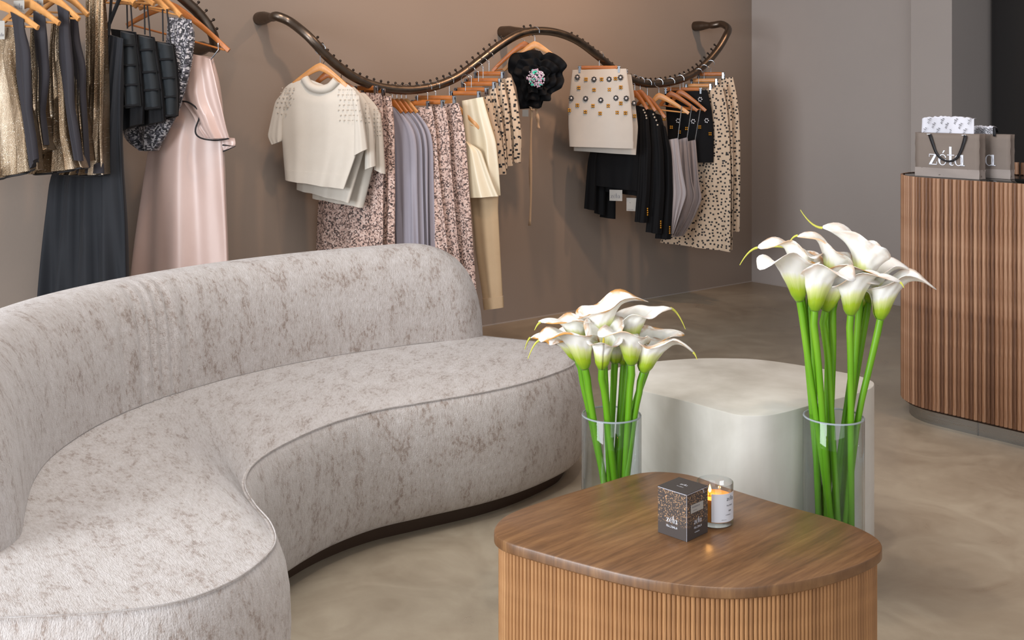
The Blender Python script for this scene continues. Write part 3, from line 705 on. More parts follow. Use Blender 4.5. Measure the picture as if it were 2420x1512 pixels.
def bouquet(vx, vz, vr, specs, vn):
    n = len(specs)
    for k, (bx_, by_, dz_, hx_, hy_, tdx, tdy, tdz, L, R, tail, curl, btx, btz, label) in enumerate(specs):
        Zb = vz+dz_; base = Vector(((bx_-1210)/F*Zb, Zb, EYE-(by_-HY)/F*Zb))
        head = Vector(((hx_-1210)/F*Zb, Zb, EYE-(hy_-HY)/F*Zb)); ax = (head-base).normalized()
        bot = Vector((vx+btx*vr*.66, vz+btz*vr*.66, .026+.003*(k % 4))); rimz = .50
        # where the stem crosses the rim: stay inside the glass
        f_ = .70; md = bot.lerp(base, (rimz-.02)/max(base.z, .6)); off = Vector((md.x-vx, md.y-vz, 0))
        if off.length > vr-.018: off = off.normalized()*(vr-.018); md = Vector((vx+off.x, vz+off.y, md.z))
        m2 = bot.lerp(md, .5)
        lily(base, ax, (tdx, tdy, tdz), L, R, [bot, m2, md, md.lerp(base, .55)], label, curl, tail, .30, 1.0, k+vn*20)
vx1, vz1, vr1 = vase(1445, 3.10, .497, 'clear glass cylinder vase of shorter white calla lilies, left of two')
vx2, vz2, vr2 = vase(1970, 3.10, .492, 'clear glass cylinder vase of taller white calla lilies, right of two')
# (base px, base py, depth offset, head px, head py, tip direction xyz, length, radius, tail, curl, stem foot x, z, label)
V1 = [
 (1383, 872, -.035, 1362, 790, -1, -.4, .1, .105, .036, .035, 1.1, .45, -.7, 'white calla lily lowest at left of short bouquet, browned rim, tip hanging left'),
 (1422, 872, -.05, 1428, 780, .2, .9, .3, .105, .030, .0, .8, .75, -.35, 'slender white calla lily with long green throat at centre front of short bouquet'),
 (1492, 862, -.045, 1487, 790, -.5, -.3, .6, .085, .034, .0, .8, .35, -.1, 'white calla lily with rounded hood right of centre in short bouquet'),
 (1520, 880, -.03, 1543, 815, 1, -.3, .1, .095, .036, .012, 1.2, .05, -.6, 'calla lily with crisp brown tip leaning right at edge of short bouquet'),
 (1372, 815, .02, 1352, 745, -1, -.2, .4, .075, .032, .018, .9, .5, .2, 'calla lily opening toward upper left of short bouquet, curled yellow tip'),
 (1425, 800, .01, 1424, 735, .9, .1, .7, .090, .042, .0, .5, .2, .1, 'broad open white calla lily at the top middle of short bouquet'),
 (1490, 810, .03, 1500, 740, 1, .1, .5, .090, .034, .045, 1.2, -.2, .2, 'calla lily at top right of short bouquet with long drooping yellow tail'),
 (1365, 850, .035, 1335, 785, -1, .3, .3, .085, .034, .02, 1.4, .7, .35, 'calla lily with rolled brown tip at far left of short bouquet'),
 (1533, 850, .03, 1545, 785, .9, .4, .5, .070, .034, .0, .9, -.5, .5, 'short white calla lily behind the brown-tipped one, right of short bouquet'),
 (1453, 858, .04, 1458, 800, .2, .9, .6, .075, .026, .0, .3, -.35, .6, 'half-closed calla lily seen between stems at the back of short bouquet'),
 (1474, 862, .05, 1478, 800, -.2, .9, .6, .075, .026, .0, .3, -.1, .65, 'second half-closed calla lily at the back of short bouquet, right neighbour')]
V2 = [
 (1890, 712, -.03, 1872, 620, -.7, -.5, .6, .110, .038, .0, .7, .15, -.7, 'tall bouquet calla lily lowest left, tan edge, long twisted white throat'),
 (1925, 735, -.055, 1938, 655, .4, -.7, .3, .105, .036, .0, .8, -.1, -.6, 'front calla lily left of centre in tall bouquet, pinkish wrinkled face'),
 (1950, 735, -.02, 1975, 670, .8, -.3, .5, .100, .032, .0, .8, .25, -.5, 'calla lily with olive green back behind the front left one, tall bouquet'),
 (2010, 745, -.05, 2018, 680, .7, -.6, .0, .105, .040, .01, 1.2, .85, -.2, 'front centre calla lily of tall bouquet, wide square lip, browned corner'),
 (2080, 755, -.03, 2092, 690, 1, -.2, .25, .110, .038, .0, .9, .1, -.2, 'rightmost calla lily of tall bouquet with broad white lip pointing right'),
 (1892, 660, .03, 1888, 590, -1, .0, .4, .090, .032, .05, .9, -.2, .5, 'top left calla lily of tall bouquet with long wavy yellow tail'),
 (1960, 675, .02, 1975, 600, -.7, .2, .9, .105, .036, .025, 1.1, -.4, .4, 'upper middle calla lily of tall bouquet leaning right with hooked tip'),
 (2035, 675, .01, 2045, 600, -.6, .1, 1, .100, .036, .06, -.9, .35, .6, 'topmost calla lily of tall bouquet with thin tail rising to the left'),
 (1915, 700, .04, 1930, 630, -.1, .2, 1, .090, .030, .05, .2, -.6, .1, 'narrow calla lily with green hooked tip amid tall bouquet, left half'),
 (1973, 705, .0, 1992, 640, .6, -.4, .5, .085, .038, .0, .9, -.5, -.2, 'small-lipped calla lily at the middle of tall bouquet, tan creased edge'),
 (2052, 715, .035, 2062, 645, .9, .2, .4, .095, .038, .0, .8, -.1, .65, 'calla lily behind the rightmost one in tall bouquet, brown rim at right'),
 (2035, 725, .05, 2038, 660, .2, .8, .5, .080, .028, .0, .4, -.35, .65, 'back calla lily of tall bouquet, mostly its dark green base seen')]
bouquet(vx1, vz1, vr1, V1, 1); bouquet(vx2, vz2, vr2, V2, 2)

# ------------------------------------------------------------------ wall racks
TD = .36
tube_px = [(700, 64), (722, 80), (745, 103), (780, 140), (830, 178), (880, 201), (930, 211), (980, 212), (1030, 203), (1080, 182), (1130, 146), (1180, 108), (1225, 82), (1268, 73), (1318, 78), (1365, 97), (1410, 130), (1450, 163), (1485, 186), (1530, 198), (1580, 195), (1630, 179), (1668, 150), (1698, 115), (1716, 84)]
def tuby(x):
    xs = [p[0] for p in tube_px]; ys = [p[1] for p in tube_px]; return float(np.interp(x, xs, ys))
def rackmount(parent, px, py, r0, r1, tz=0, flare=.16, ln=None):
    w0 = onwall(px, py, 0); ln = ln or TD; n3 = Vector((*NR, 0)); mb = MB()
    prof = [(0, .0), (r0, .0), (r0*1.02, .02), (r0*.98, .06), (r0*.80, .095), (r1*1.15, .125), (r1, .16)]
    pts = [w0+n3*d for r, d in prof[1:]]; rs = [r for r, d in prof[1:]]
    mb.tube(pts, rs, 20); part('wall_mount', mb, 'tube', parent)
    return w0+n3*.155
rk = root('clothes_rack', 'long wave-shaped bronze clothes rail on the wall, right of centre', 'clothes rack', tuple(onwall(1195, 75, 0)))
a1 = rackmount(rk, 612, 44, .034, .0195); a3 = rackmount(rk, 1642, 62, .034, .0195)
n3 = Vector((*NR, 0))
path = [a1, a1+n3*.05]+[onwall(x-(30 if i == 0 else 0)*0, y, TD-.10*(1 if i == 0 else 0)-.03*(1 if i == 1 else 0)) for i, (x, y) in enumerate(tube_px)]+[onwall(1721, 68, TD-.04), onwall(1706, 57, TD-.13), a3+n3*.02, a3-n3*.005]
path[2] = onwall(686, 52, .235)
sp, TL = spline([tuple(p) for p in path], 260); mb = MB(); mb.tube([tuple(p) for p in sp], .024, 14); part('rail', mb, 'tube', rk)
w0 = onwall(1186, 76, 0); mb = MB(); wl = w0+n3*TD
mb.tube([w0, w0+n3*.02, w0+n3*.08, w0+n3*.13, w0+n3*.2, w0+n3*.34], [.036, .036, .034, .026, .017, .016], 20); part('wall_mount', mb, 'tube', rk)
# pegs along the rail
mb = MB(); mb.tube([(0, 0, 0), (0, 0, .014)], .0045, 6); mb.ball((0, 0, .015), .0072, 8, 5); pegm = mb.mesh('peg', 'tube_peg')
def pegs(parent, lst, step=.034):
    spx = np.array([(p[0]/p[1]*F+1210) for p in sp]); org = wloc(parent); L = 0; nxt = 0
    for i in range(1, len(sp)-1):
        L += np.linalg.norm(sp[i]-sp[i-1])
        if L < nxt: continue
        x = spx[i]
        if not any(a <= x <= b for a, b in lst) or i > 236: continue
        nxt = L+step; t = Vector(sp[i+1]-sp[i-1]).normalized(); up = Vector((0, 0, 1)); up = (up-t*up.dot(t)).normalized(); up = (up*.9-n3*.43); up = (up-t*up.dot(t)).normalized()
        o = bpy.data.objects.new('peg', pegm); C.objects.link(o); o.parent = parent
        o.location = Vector(sp[i])+up*.023-org; o.rotation_euler = up.to_track_quat('Z', 'Y').to_euler()
pegs(rk, [(738, 1195), (1243, 1262), (1348, 1700)])
# second rack, at left
rk2 = root('clothes_rack', 'curved bronze clothes rail above the gold tops and pink dress, cut by left edge', 'clothes rack', tuple(onwall(475, 115, 0)))
w0 = onwall(461, 115, 0); mb = MB(); mb.tube([w0, w0+n3*.02, w0+n3*.09, w0+n3*.14, w0+n3*.2], [.034, .034, .033, .022, .019], 20); part('wall_mount', mb, 'tube', rk2)
t2 = [(510, 104), (503, 82), (478, 42), (445, 8), (400, -28), (330, -62), (240, -78), (150, -72), (70, -58), (-10, -42), (-90, -30), (-170, -30)]
path2 = [w0+n3*.19, w0+n3*.24, onwall(508, 112, .30)]+[onwall(x, y, TD) for x, y in t2[1:]]
sp, TL2 = spline([tuple(p) for p in path2], 160); mb = MB(); mb.tube([tuple(p) for p in sp], .024, 14); part('rail', mb, 'tube', rk2)
_i = 236
def pegs2():
    org = wloc(rk2); L = 0; nxt = .22
    for i in range(1, len(sp)-1):
        L += np.linalg.norm(sp[i]-sp[i-1])
        if L < nxt: continue
        nxt = L+.04; t = Vector(sp[i+1]-sp[i-1]).normalized(); up = Vector((0, 0, 1)); up = (up-t*up.dot(t)).normalized()
        o = bpy.data.objects.new('peg', pegm); C.objects.link(o); o.parent = rk2
        o.location = Vector(sp[i])+up*.023-org; o.rotation_euler = up.to_track_quat('Z', 'Y').to_euler()
pegs2()
def t2y(x):
    xs = [p[0] for p in t2][::-1]; ys = [p[1] for p in t2][::-1]; return float(np.interp(x, xs, ys))

# ------------------------------------------------------------------ hangers
def hook_path(pl, apx, apy, tube_z):
    a, z = pl.az(apx, apy); hk = [pl.at(a, z), pl.at(a, max(z+.01, tube_z-.035))]
    top = pl.at(a, tube_z); R = .028
    for q in np.linspace(-.5*PI, 1.1*PI, 9): hk.append(top+Vector(pl.w)*0+pl.v*(R*math.cos(q))*-1+Vector((0, 0, R*math.sin(q))) if False else top+pl.v*(-R*math.cos(q))+Vector((0, 0, R*math.sin(q))))
    return hk
def strip(pts, hs, pl, d0, dep):
    mb = MB(); G = []; UV = []; L = 0
    for i, ((a, z), h) in enumerate(zip(pts, hs)):
        if i: L += math.dist(pts[i], pts[i-1])
        a0, z0 = pts[max(i-1, 0)]; a1_, z1 = pts[min(i+1, len(pts)-1)]; tl = math.hypot(a1_-a0, z1-z0) or 1; na, nz = -(z1-z0)/tl, (a1_-a0)/tl
        row = []; 
        for da, dd_ in ((.5, -.3), (.5, .3), (.35, .5), (-.35, .5), (-.5, .3), (-.5, -.3), (-.35, -.5), (.35, -.5)):
            row.append(pl.at(a+na*h*da, z+nz*h*da, d0+dep*dd_))
        G.append(row); UV.append([(k*.004, L) for k in range(8)])
    mb.grid(G, UV, True); mb.add(G[0], [tuple(range(8))], UV[0]); mb.add(G[-1], [tuple(range(8))], UV[-1]); return mb
def wood_hanger(pl, apex, ltip, rtip, label, tz, mat='hanger_wood', bar=True, group='wooden hangers on the rails'):
    a, z = pl.az(*apex); o = root('wooden_hanger', label, 'hanger', tuple(pl.at(a, z)), group)
    l = pl.az(*ltip); r = pl.az(*rtip)
    def arm(t0, t1): 
        return [(t0[0]+(t1[0]-t0[0])*q, t0[1]+(t1[1]-t0[1])*(1-(1-q)**1.5)*1.0) for q in np.linspace(0, 1, 10)]
    A = [(a+(l[0]-a)*q, z-.012+(l[1]-z+.012)*(q**1.25)) for q in np.linspace(1, 0, 10)]; B = [(a+(r[0]-a)*q, z-.012+(r[1]-z+.012)*(q**1.25)) for q in np.linspace(0, 1, 10)]
    pts = A+B[1:]; hs = [.020+.020*(1-abs(2*i/18-1))**2 for i in range(19)]
    part('body', strip(pts, hs, pl, 0, .013), mat, o)
    if bar:
        mb = MB(); p = pl.at(l[0]*.93+a*.07, l[1]+.004); q = pl.at(r[0]*.93+a*.07, r[1]+.004); mb.tube([p, q], .0045, 8); part('bar', mb, mat, o)
    mb = MB(); hk = hook_path(pl, *apex, tz); mb.tube(hk, .0017, 6); part('hook', mb, 'chrome', o)
    return o
def clip_hanger(pl, xl, xr, y, label, tz, hookx=None, mat='hanger_wood_dark', ext=0, group='clip hangers on the rails', ht=.024):
    l = pl.az(xl, y); r = pl.az(xr, y); a = (l[0]+r[0])/2; z = (l[1]+r[1])/2
    if hookx is not None: a = pl.az(hookx, y)[0]
    o = root('clip_hanger', label, 'hanger', tuple(pl.at(a, z)), group)
    part('bar', strip([(l[0]+(r[0]-l[0])*q, z) for q in np.linspace(0, 1, 5)], [ht]*5, pl, 0, .014), mat, o)
    for e_ in (l[0]-.010, r[0]+.010):
        mb = MB(); mb.box(pl.at(e_, z-.004), pl.v*.016, pl.w*.004, Vector((0, 0, .012))); mb.box(pl.at(e_, z-.010, .010), pl.v*.011, pl.w*.003, Vector((0, 0, .038))); mb.box(pl.at(e_, z-.010, -.010), pl.v*.011, pl.w*.003, Vector((0, 0, .038)))
        mb.tube([pl.at(e_-.010, z+.004, 0), pl.at(e_+.010, z+.004, 0)], .008, 8)
        part('clip', mb, 'chrome', o, smooth=False)
    mb = MB(); p0 = pl.at(a, z); hk = [p0, pl.at(a, max(z+.005, tz-.035))]; top = pl.at(a, tz); R = .026
    hk += [top+pl.v*(-R*math.cos(q))+Vector((0, 0, R*math.sin(q))) for q in np.linspace(-.5*PI, 1.1*PI, 9)]
    mb.tube(hk, .0017, 6); part('hook', mb, 'chrome', o)
    return o
# ------------------------------------------------------------------ garments
def loft(rows, pl, th=.014, nf=3, amp=.010, ph=0, nr=30, nc=72, d0=0, neck=None, top_amp=.25, taper=True, cap=True, wob=1.0):
    n = len(rows); ys = np.array([(r[1]+r[3])/2 for r in rows], float); ys = np.maximum.accumulate(ys+np.arange(n)*1e-3)
    q = np.linspace(ys[0], ys[-1], nr); R = np.stack([np.interp(q, ys, [r[k] for r in rows]) for k in range(4)], 1)
    Rs = R.copy()
    for _ in range(2): Rs[1:-1] = (Rs[:-2]+2*Rs[1:-1]+Rs[2:])/4
    G = []; UV = []; z00 = None
    for i in range(nr):
        f_ = i/(nr-1); A = pl.az(Rs[i, 0], Rs[i, 1]); B = pl.az(Rs[i, 2], Rs[i, 3]); row = []; uv = []
        t_ = th*(min(1, .35+f_*4) if taper else 1); am = amp*(top_amp+(1-top_amp)*f_)
        hw = (B[0]-A[0])/2; am = min(am, abs(hw)*.6); t_ = min(t_, abs(hw)*.8+.002)
        for j in range(nc):
            th_ = 2*PI*j/nc; s = math.cos(th_)
            s = math.copysign(abs(s)**.85, s); a = (A[0]+B[0])/2+hw*s; z = (A[1]+B[1])/2+(B[1]-A[1])/2*s
            dd_ = math.sin(th_); dpt = math.copysign(abs(dd_)**.7, dd_)*t_
            fo_ = am*math.sin(PI*nf*s+ph+wob*.7*math.sin(4*z+ph)) + am*.35*math.sin(PI*nf*2.3*s+ph*2+3*z)
            if neck and f_ < .35:
                k_ = max(0, 1-((s-neck[0])/neck[1])**2); z -= neck[2]*k_*(1-f_/.35)**1.0*(1.0 if dd_ > 0 else .55)
            row.append(pl.at(a, z, d0+dpt+fo_)); uv.append((a+(0 if dd_ > 0 else 3)+.3*ph, z))
        G.append(row); UV.append(uv)
    mb = MB(); mb.grid(G, UV, True)
    if cap: mb.add(G[-1], [tuple(range(nc))], UV[-1]); mb.add(G[0], [tuple(range(nc))], UV[0])
    return mb
def garment(name, label, cat, pl, mat, rows, group=None, **kw):
    n = max(rows, key=lambda r: 0); a, z = pl.az((rows[0][0]+rows[0][2])/2, (rows[0][1]+rows[0][3])/2)
    rt = root(name, label, cat, tuple(pl.at(a, z)), group); part('body', loft(rows, pl, **kw), mat, rt, sharp=65); return rt
def H(x, d=TD, ang=-25, y=None): return Plane(onwall(x, tuby(x) if y is None else y, d), ang)
def H2(x, d=TD, ang=-25): return Plane(onwall(x, t2y(x), d), ang)
def tz1(x): return onwall(x, tuby(x), TD).z
def tz2(x): return onwall(x, t2y(x), TD).z

# --- cream beaded sweaters
def beads(rt, pl, pts, r=.0042, d=.018, mat='pearl', name='pearl_beads'):
    mb = MB()
    for x, y in pts: p = pl.p(x, y, d); mb.ball(p, r, 6, 4)
    o = part(name, mb, mat, rt); o['kind'] = 'stuff'; return o
def sweater(hx, rows, sl, sr, label, hl, neck, apex, lt, rtp, collar, bz, ph, mat='hanger_wood'):
    pl = H(hx, TD, -12)
    wood_hanger(pl, apex, lt, rtp, hl, tz1(hx), mat, False)
    rt = garment('beaded_sweater', label, 'sweater', pl, 'knit_cream', rows, 'cream sweaters with beaded shoulders', th=.022, nf=2.2, amp=.009, ph=ph, neck=neck)
    if sl: part('sleeve', loft(sl, pl, th=.018, nf=1, amp=.004, d0=.004), 'knit_cream', rt, sharp=65)
    if sr: part('sleeve', loft(sr, pl, th=.018, nf=1, amp=.004, ph=1, d0=.004), 'knit_cream', rt, sharp=65)
    lo = rows[-1]; up = rows[-2]; mix = lambda q: [lo[k]+(up[k]-lo[k])*q for k in range(4)]
    part('hem_band', loft([mix(.38), mix(.15), mix(-.02)], pl, th=.024, nf=2.2, amp=.009, ph=ph, nr=8, top_amp=.92, taper=False), 'knit_cream', rt, sharp=65)
    if collar:
        cp, _ = spline([tuple(pl.p(x, y, .012)) for x, y in collar], 30); mb = MB(); mb.tube([tuple(p) for p in cp], .022, 10, flat=None); part('collar', mb, 'knit_cream', rt)
    if bz: beads(rt, pl, bz, .0036, .024)
    return rt
rr = random.Random(3)
bl_ = [(int(x+rr.uniform(-3, 3)), int(y+rr.uniform(-3, 3))) for y in range(212, 272, 11) for x in range(int(690-(y-212)*.55), int(706-(y-212)*.35), 10)]+[(x, y) for y in (208, 219, 230, 241, 252) for x in range(672-(y-208)//3, 700-(y-208)//4, 9)]
br_ = [(x+(y % 7), y) for y in range(212, 292, 12) for x in range(803, 850+(y-212)//12, 10)]
sweater(757, [(714, 184, 806, 190), (680, 197, 838, 206), (664, 218, 850, 232), (664, 262, 852, 280), (664, 300, 852, 315), (668, 360, 842, 365), (673, 424, 814, 445)],
        [(674, 212, 692, 214), (652, 240, 680, 246), (642, 285, 669, 290), (634, 322, 668, 330), (644, 342, 666, 334)],
        [(830, 212, 850, 226), (838, 262, 857, 268), (838, 312, 864, 312), (837, 368, 869, 352)],
        'front cream sweater with pearl beads on shoulders and ribbed round collar', 'pale wooden hanger inside the front beaded sweater', (-.02, .62, .055), (757, 152), (694, 198), (820, 204),
        [(722, 184), (735, 203), (757, 211), (780, 207), (797, 190)], bl_+br_, 0)
sweater(797, [(748, 200, 838, 206), (722, 214, 866, 234), (708, 245, 876, 262), (704, 330, 866, 340), (702, 445, 828, 476)], None, [(852, 238, 872, 248), (864, 300, 883, 304), (863, 401, 888, 392)],
        'middle cream beaded sweater, second of three at the left of the rail', 'orange wooden hanger in the second beaded sweater', (-.1, .5, .03), (776, 168), (735, 210), (842, 232), None,
        [(x, y) for y in range(244, 290, 11) for x in (868, 876)], 1.3, 'hanger_wood_dark')
sweater(838, [(790, 214, 862, 220), (764, 228, 892, 250), (746, 262, 900, 276), (740, 350, 890, 362), (740, 466, 860, 488)], None, [(882, 252, 900, 268), (888, 320, 906, 330), (885, 400, 911, 411)],
        'rearmost cream beaded sweater, third of three, its sleeve over the mosaic print', 'wooden hanger in the rearmost beaded sweater', (0, .5, .02), (818, 198), (775, 225), (880, 250), None,
        [(x, y) for y in range(258, 320, 10) for x in (888, 896, 902)], 2.2, 'hanger_wood_dark')
# --- mosaic print skirts / trousers
def clipset(hx, rows, mat, name, label, cat, hl, bar, group, nf=3, amp=.014, th=.014, ph=0, hm='hanger_wood_dark', ang=-25, hookx=None, **kw):
    pl = H(hx, TD, ang); clip_hanger(pl, bar[0], bar[1], bar[2], hl, tz1(hx), hookx, hm)
    return garment(name, label, cat, pl, mat, rows, group, nf=nf, amp=amp, th=th, ph=ph, **kw), pl
g_m = 'mosaic print trousers on clip hangers'
clipset(872, [(842, 216, 902, 222), (800, 262, 906, 262), (766, 400, 908, 400), (750, 480, 908, 480), (744, 640, 908, 640)], 'print_mosaic', 'printed_trousers', 'pink and brown mosaic print trousers hanging behind the beaded sweaters', 'trousers', 'clip hanger behind the beaded sweaters holding print trousers', (846, 884, 208), g_m, 2.5, .010)
clipset(893, [(868, 222, 924, 228), (868, 300, 932, 300), (850, 450, 934, 450), (840, 640, 931, 640)], 'print_mosaic', 'printed_trousers', 'mosaic print trousers seen as a narrow strip left of the grey shirts', 'trousers', 'clip hanger holding the narrow strip of print trousers left of the shirts', (862, 902, 214), g_m, 3, .010, ph=1)
# --- grey shirts
for i, lab in enumerate(('front lavender grey shirt with the widest visible sleeve', 'second lavender grey shirt counted from the front', 'third lavender grey shirt counted from the front', 'rearmost lavender grey shirt beside mosaic print trousers')):
    hx = 938+i*14; ox = i*13; pl = H(hx)
    wood_hanger(pl, (927+i*11, 236), (905+i*11, 258), (950+i*12, 266), 'orange wooden hanger inside the %s lavender grey shirt' % ('front', 'second', 'third', 'rearmost')[i], tz1(hx), 'hanger_wood_dark' if i != 3 else 'hanger_wood', False)
    rt = garment('grey_shirt', lab, 'shirt', pl, 'shirt_grey', [(912+ox, 244, 930+ox, 248), (906+ox, 262, 955+ox, 272), (906+ox, 290, 978+ox, 305), (910+ox, 345, 985+ox, 345), (918+ox, 450, 986+ox, 450), (930+ox, 640, 990+ox, 640)], 'lavender grey shirts', th=.010, nf=3.5, amp=.009, ph=i*1.7, top_amp=.1)
# --- mosaic print trousers, right group
tr = [(988, (985, 255, 1020, 250), (980, 300, 1030, 300), (990, 400, 1037, 400), (1008, 600, 1062, 610), (1020, 800, 1088, 800), (966, 1008, 244)),
      (1004, (1000, 255, 1052, 250), (1002, 300, 1062, 300), (1008, 400, 1068, 400), (1022, 600, 1088, 610), (1036, 840, 1112, 840), (980, 1042, 241)),
      (1022, (1022, 247, 1084, 243), (1024, 300, 1098, 300), (1030, 400, 1105, 400), (1040, 600, 1120, 600), (1052, 860, 1140, 860), (990, 1070, 231))]
for i, t in enumerate(tr):
    clipset(t[0], list(t[1:6]), 'print_mosaic', 'printed_trousers', ('mosaic print trousers directly right of the grey shirts', 'mosaic print trousers in the middle of the three long ones', 'long mosaic print trousers beside the cream satin piece')[i], 'trousers', ('orange clip hanger of trousers next to shirts', 'clip hanger of the middle long print trousers', 'clip hanger of the print trousers beside cream satin')[i], t[6], g_m, 2.2, .010, .011, ph=i*1.4)
# --- cream trousers and satin top
rt, pl = clipset(1066, [(1090, 240, 1142, 229), (1093, 265, 1151, 262), (1098, 330, 1172, 330), (1104, 420, 1178, 420), (1108, 462, 1176, 462), (1112, 480, 1173, 476), (1122, 600, 1179, 600), (1136, 690, 1184, 690), (1142, 728, 1186, 722)], 'cotton_beige', 'cream_trousers', 'beige straight-leg trousers with turned-up cuff hanging lowest on rail', 'trousers', 'clip hanger with shiny clip over the cream satin piece', (1072, 1128, 220), None, 1.2, .006, .012, d0=-.012)
part('cuff', loft([(1138, 706, 1187, 700), (1141, 733, 1188, 727)], pl, th=.017, d0=-.012, nf=1, amp=.003, nr=5, taper=False), 'cotton_beige', rt)
pl = H(1058); wood_hanger(pl, (1062, 238), (1020, 262), (1134, 303), 'wooden hanger whose tip pokes out over the cream satin top', tz1(1058))
garment('satin_skirt', 'cream satin wrap skirt layered over the beige trousers', 'skirt', pl, 'satin_cream', [(1092, 238, 1141, 229), (1095, 268, 1150, 262), (1098, 330, 1172, 335), (1102, 400, 1178, 400), (1104, 465, 1181, 462)], None, nf=1.4, amp=.012, th=.008, d0=.0)
pl = H(1052); garment('satin_camisole', 'cream satin camisole with slanted neckline in front of the satin skirt', 'top', pl, 'satin_cream', [(1104, 330, 1112, 336), (1104, 352, 1142, 354), (1104, 400, 1158, 402), (1104, 440, 1172, 440), (1104, 467, 1182, 463)], None, nf=1.1, amp=.014, th=.010, ph=2, d0=.03)
# --- dotted cream trousers
dd3 = [(1098, [(1128, 232, 1158, 226), (1134, 280, 1170, 275), (1150, 340, 1186, 340), (1160, 412, 1195, 412)], (1082, 1146, 212)),
       (1112, [(1150, 214, 1172, 208), (1155, 260, 1184, 260), (1160, 340, 1196, 340), (1166, 402, 1202, 402)], (1098, 1164, 198)),
       (1128, [(1165, 198, 1190, 194), (1170, 250, 1202, 250), (1180, 340, 1208, 340), (1182, 392, 1210, 392)], (1106, 1178, 190)),
       (1146, [(1172, 188, 1208, 183), (1185, 240, 1222, 240), (1196, 320, 1231, 320), (1201, 380, 1229, 385)], (1128, 1184, 174))]
for i, (hx, rows, bar) in enumerate(dd3):
    o_ = ('first', 'second', 'third', 'last')[i]
    clipset(hx, rows, 'print_dots', 'dotted_trousers', ('black dotted beige garment next to the cream satin, frontmost', 'black dotted beige garment, second behind the cream satin', 'thin strip of dotted beige garment, third in the group', 'widest dotted beige garment beside the black ruffled top')[i], 'trousers', '%s clip hanger of the dotted garments left of the black ruffled top' % o_, bar, 'dotted garments left of the ruffled top', 2, .010, .014, ph=i*2.0)
# --- black ruffled top with brooch
pl = H(1262, TD, -10); wood_hanger(pl, (1264, 100), (1190, 166), (1318, 140), 'pale wooden hanger above the black ruffled top', tz1(1262), 'hanger_wood')
plb = H(1290, TD-.03, -10); wood_hanger(plb, (1240, 100), (1164, 168), (1290, 150), 'orange wooden hanger just behind the ruffled top, tip at left', tz1(1235), 'hanger_wood_dark')
ctr_ = pl.p(1272, 186, 0); rt = root('ruffled_top', 'black ruffled flower-shaped top with iridescent round brooch', 'top', tuple(ctr_))
part('body', loft([(1238, 122, 1276, 120), (1214, 150, 1300, 150), (1218, 200, 1296, 200), (1228, 258, 1278, 254)], pl, th=.02, nf=2, amp=.012, d0=-.01), 'black_fabric', rt)
outl = [(1343, 155), (1330, 172), (1336, 190), (1330, 207), (1322, 212), (1305, 222), (1304, 238), (1280, 240), (1278, 256), (1252, 252), (1236, 257), (1228, 232), (1220, 200), (1212, 178), (1202, 168), (1206, 142), (1216, 126), (1240, 124), (1256, 119), (1274, 120), (1286, 130), (1302, 124), (1326, 136)]
def petal(scale, d, amp, k, ph):
    a0, z0 = pl.az(1272, 186); G = []; n = 96
    pts, _ = spline([pl.az(x, y) for x, y in outl], n, True)
    for i in range(9):
        r = i/8; row = []
        for j in range(n):
            q = 2*PI*j/n; da = (pts[j][0]-a0)*r*scale; dz_ = (pts[j][1]-z0)*r*scale
            row.append(pl.at(a0+da, z0+dz_, d+amp*r*math.sin(k*q+ph+2*r)+.02*r*r))
        G.append(row)
    mb = MB(); mb.grid(G, None, True); o = part('ruffle', mb, 'black_fabric', rt, sharp=180); solidify(o, .002)
petal(1.0, .016, .018, 9, 0); petal(.74, .036, .018, 8, 1); petal(.48, .055, .014, 7, 2)
mb = MB(); ra = random.Random(1)
for i in range(190):
    q = ra.uniform(0, 2*PI); r = .052*math.sqrt(ra.random()); a0, z0 = pl.az(1272, 185); p = pl.at(a0+r*math.cos(q), z0+r*math.sin(q), .085+.014*(1-(r/.052)**2)); mb.ball(p, .0055, 6, 4)
br = part('brooch', mb, 'iris', rt); br['kind'] = 'stuff'
def ribbon(pts, wd, label):
    mb = MB(); G = []
    P, _ = spline(pts, 24)
    for i, (x, y, d) in enumerate(P):
        a, z = pl.az(x, y); ww = wd*(.75+.25*math.cos(i*.5)); G.append([pl.at(a-ww/2, z, d), pl.at(a+ww/2, z, d+.004*math.sin(i*.6))])
    mb.grid(G); o = part('ribbon', mb, 'ribbon_beige', rt, label); solidify(o, .0012)
ribbon([(1258, 246, .03), (1256, 320, .02), (1255, 400, .02), (1256, 470, .025), (1253, 532, .02)], .020, 'long beige ribbon')
ribbon([(1268, 248, .03), (1272, 275, .03), (1275, 303, .03)], .022, 'short beige ribbon')
ribbon([(1256, 252, .04), (1262, 260, .05), (1268, 252, .04)], .016, 'small beige bow')
mb = MB(); mb.box(pl.p(1243, 267, .02), pl.v*.036, pl.w*.001, Vector((0, 0, .040))); part('care_tag', mb, 'label_grey', rt, smooth=False)
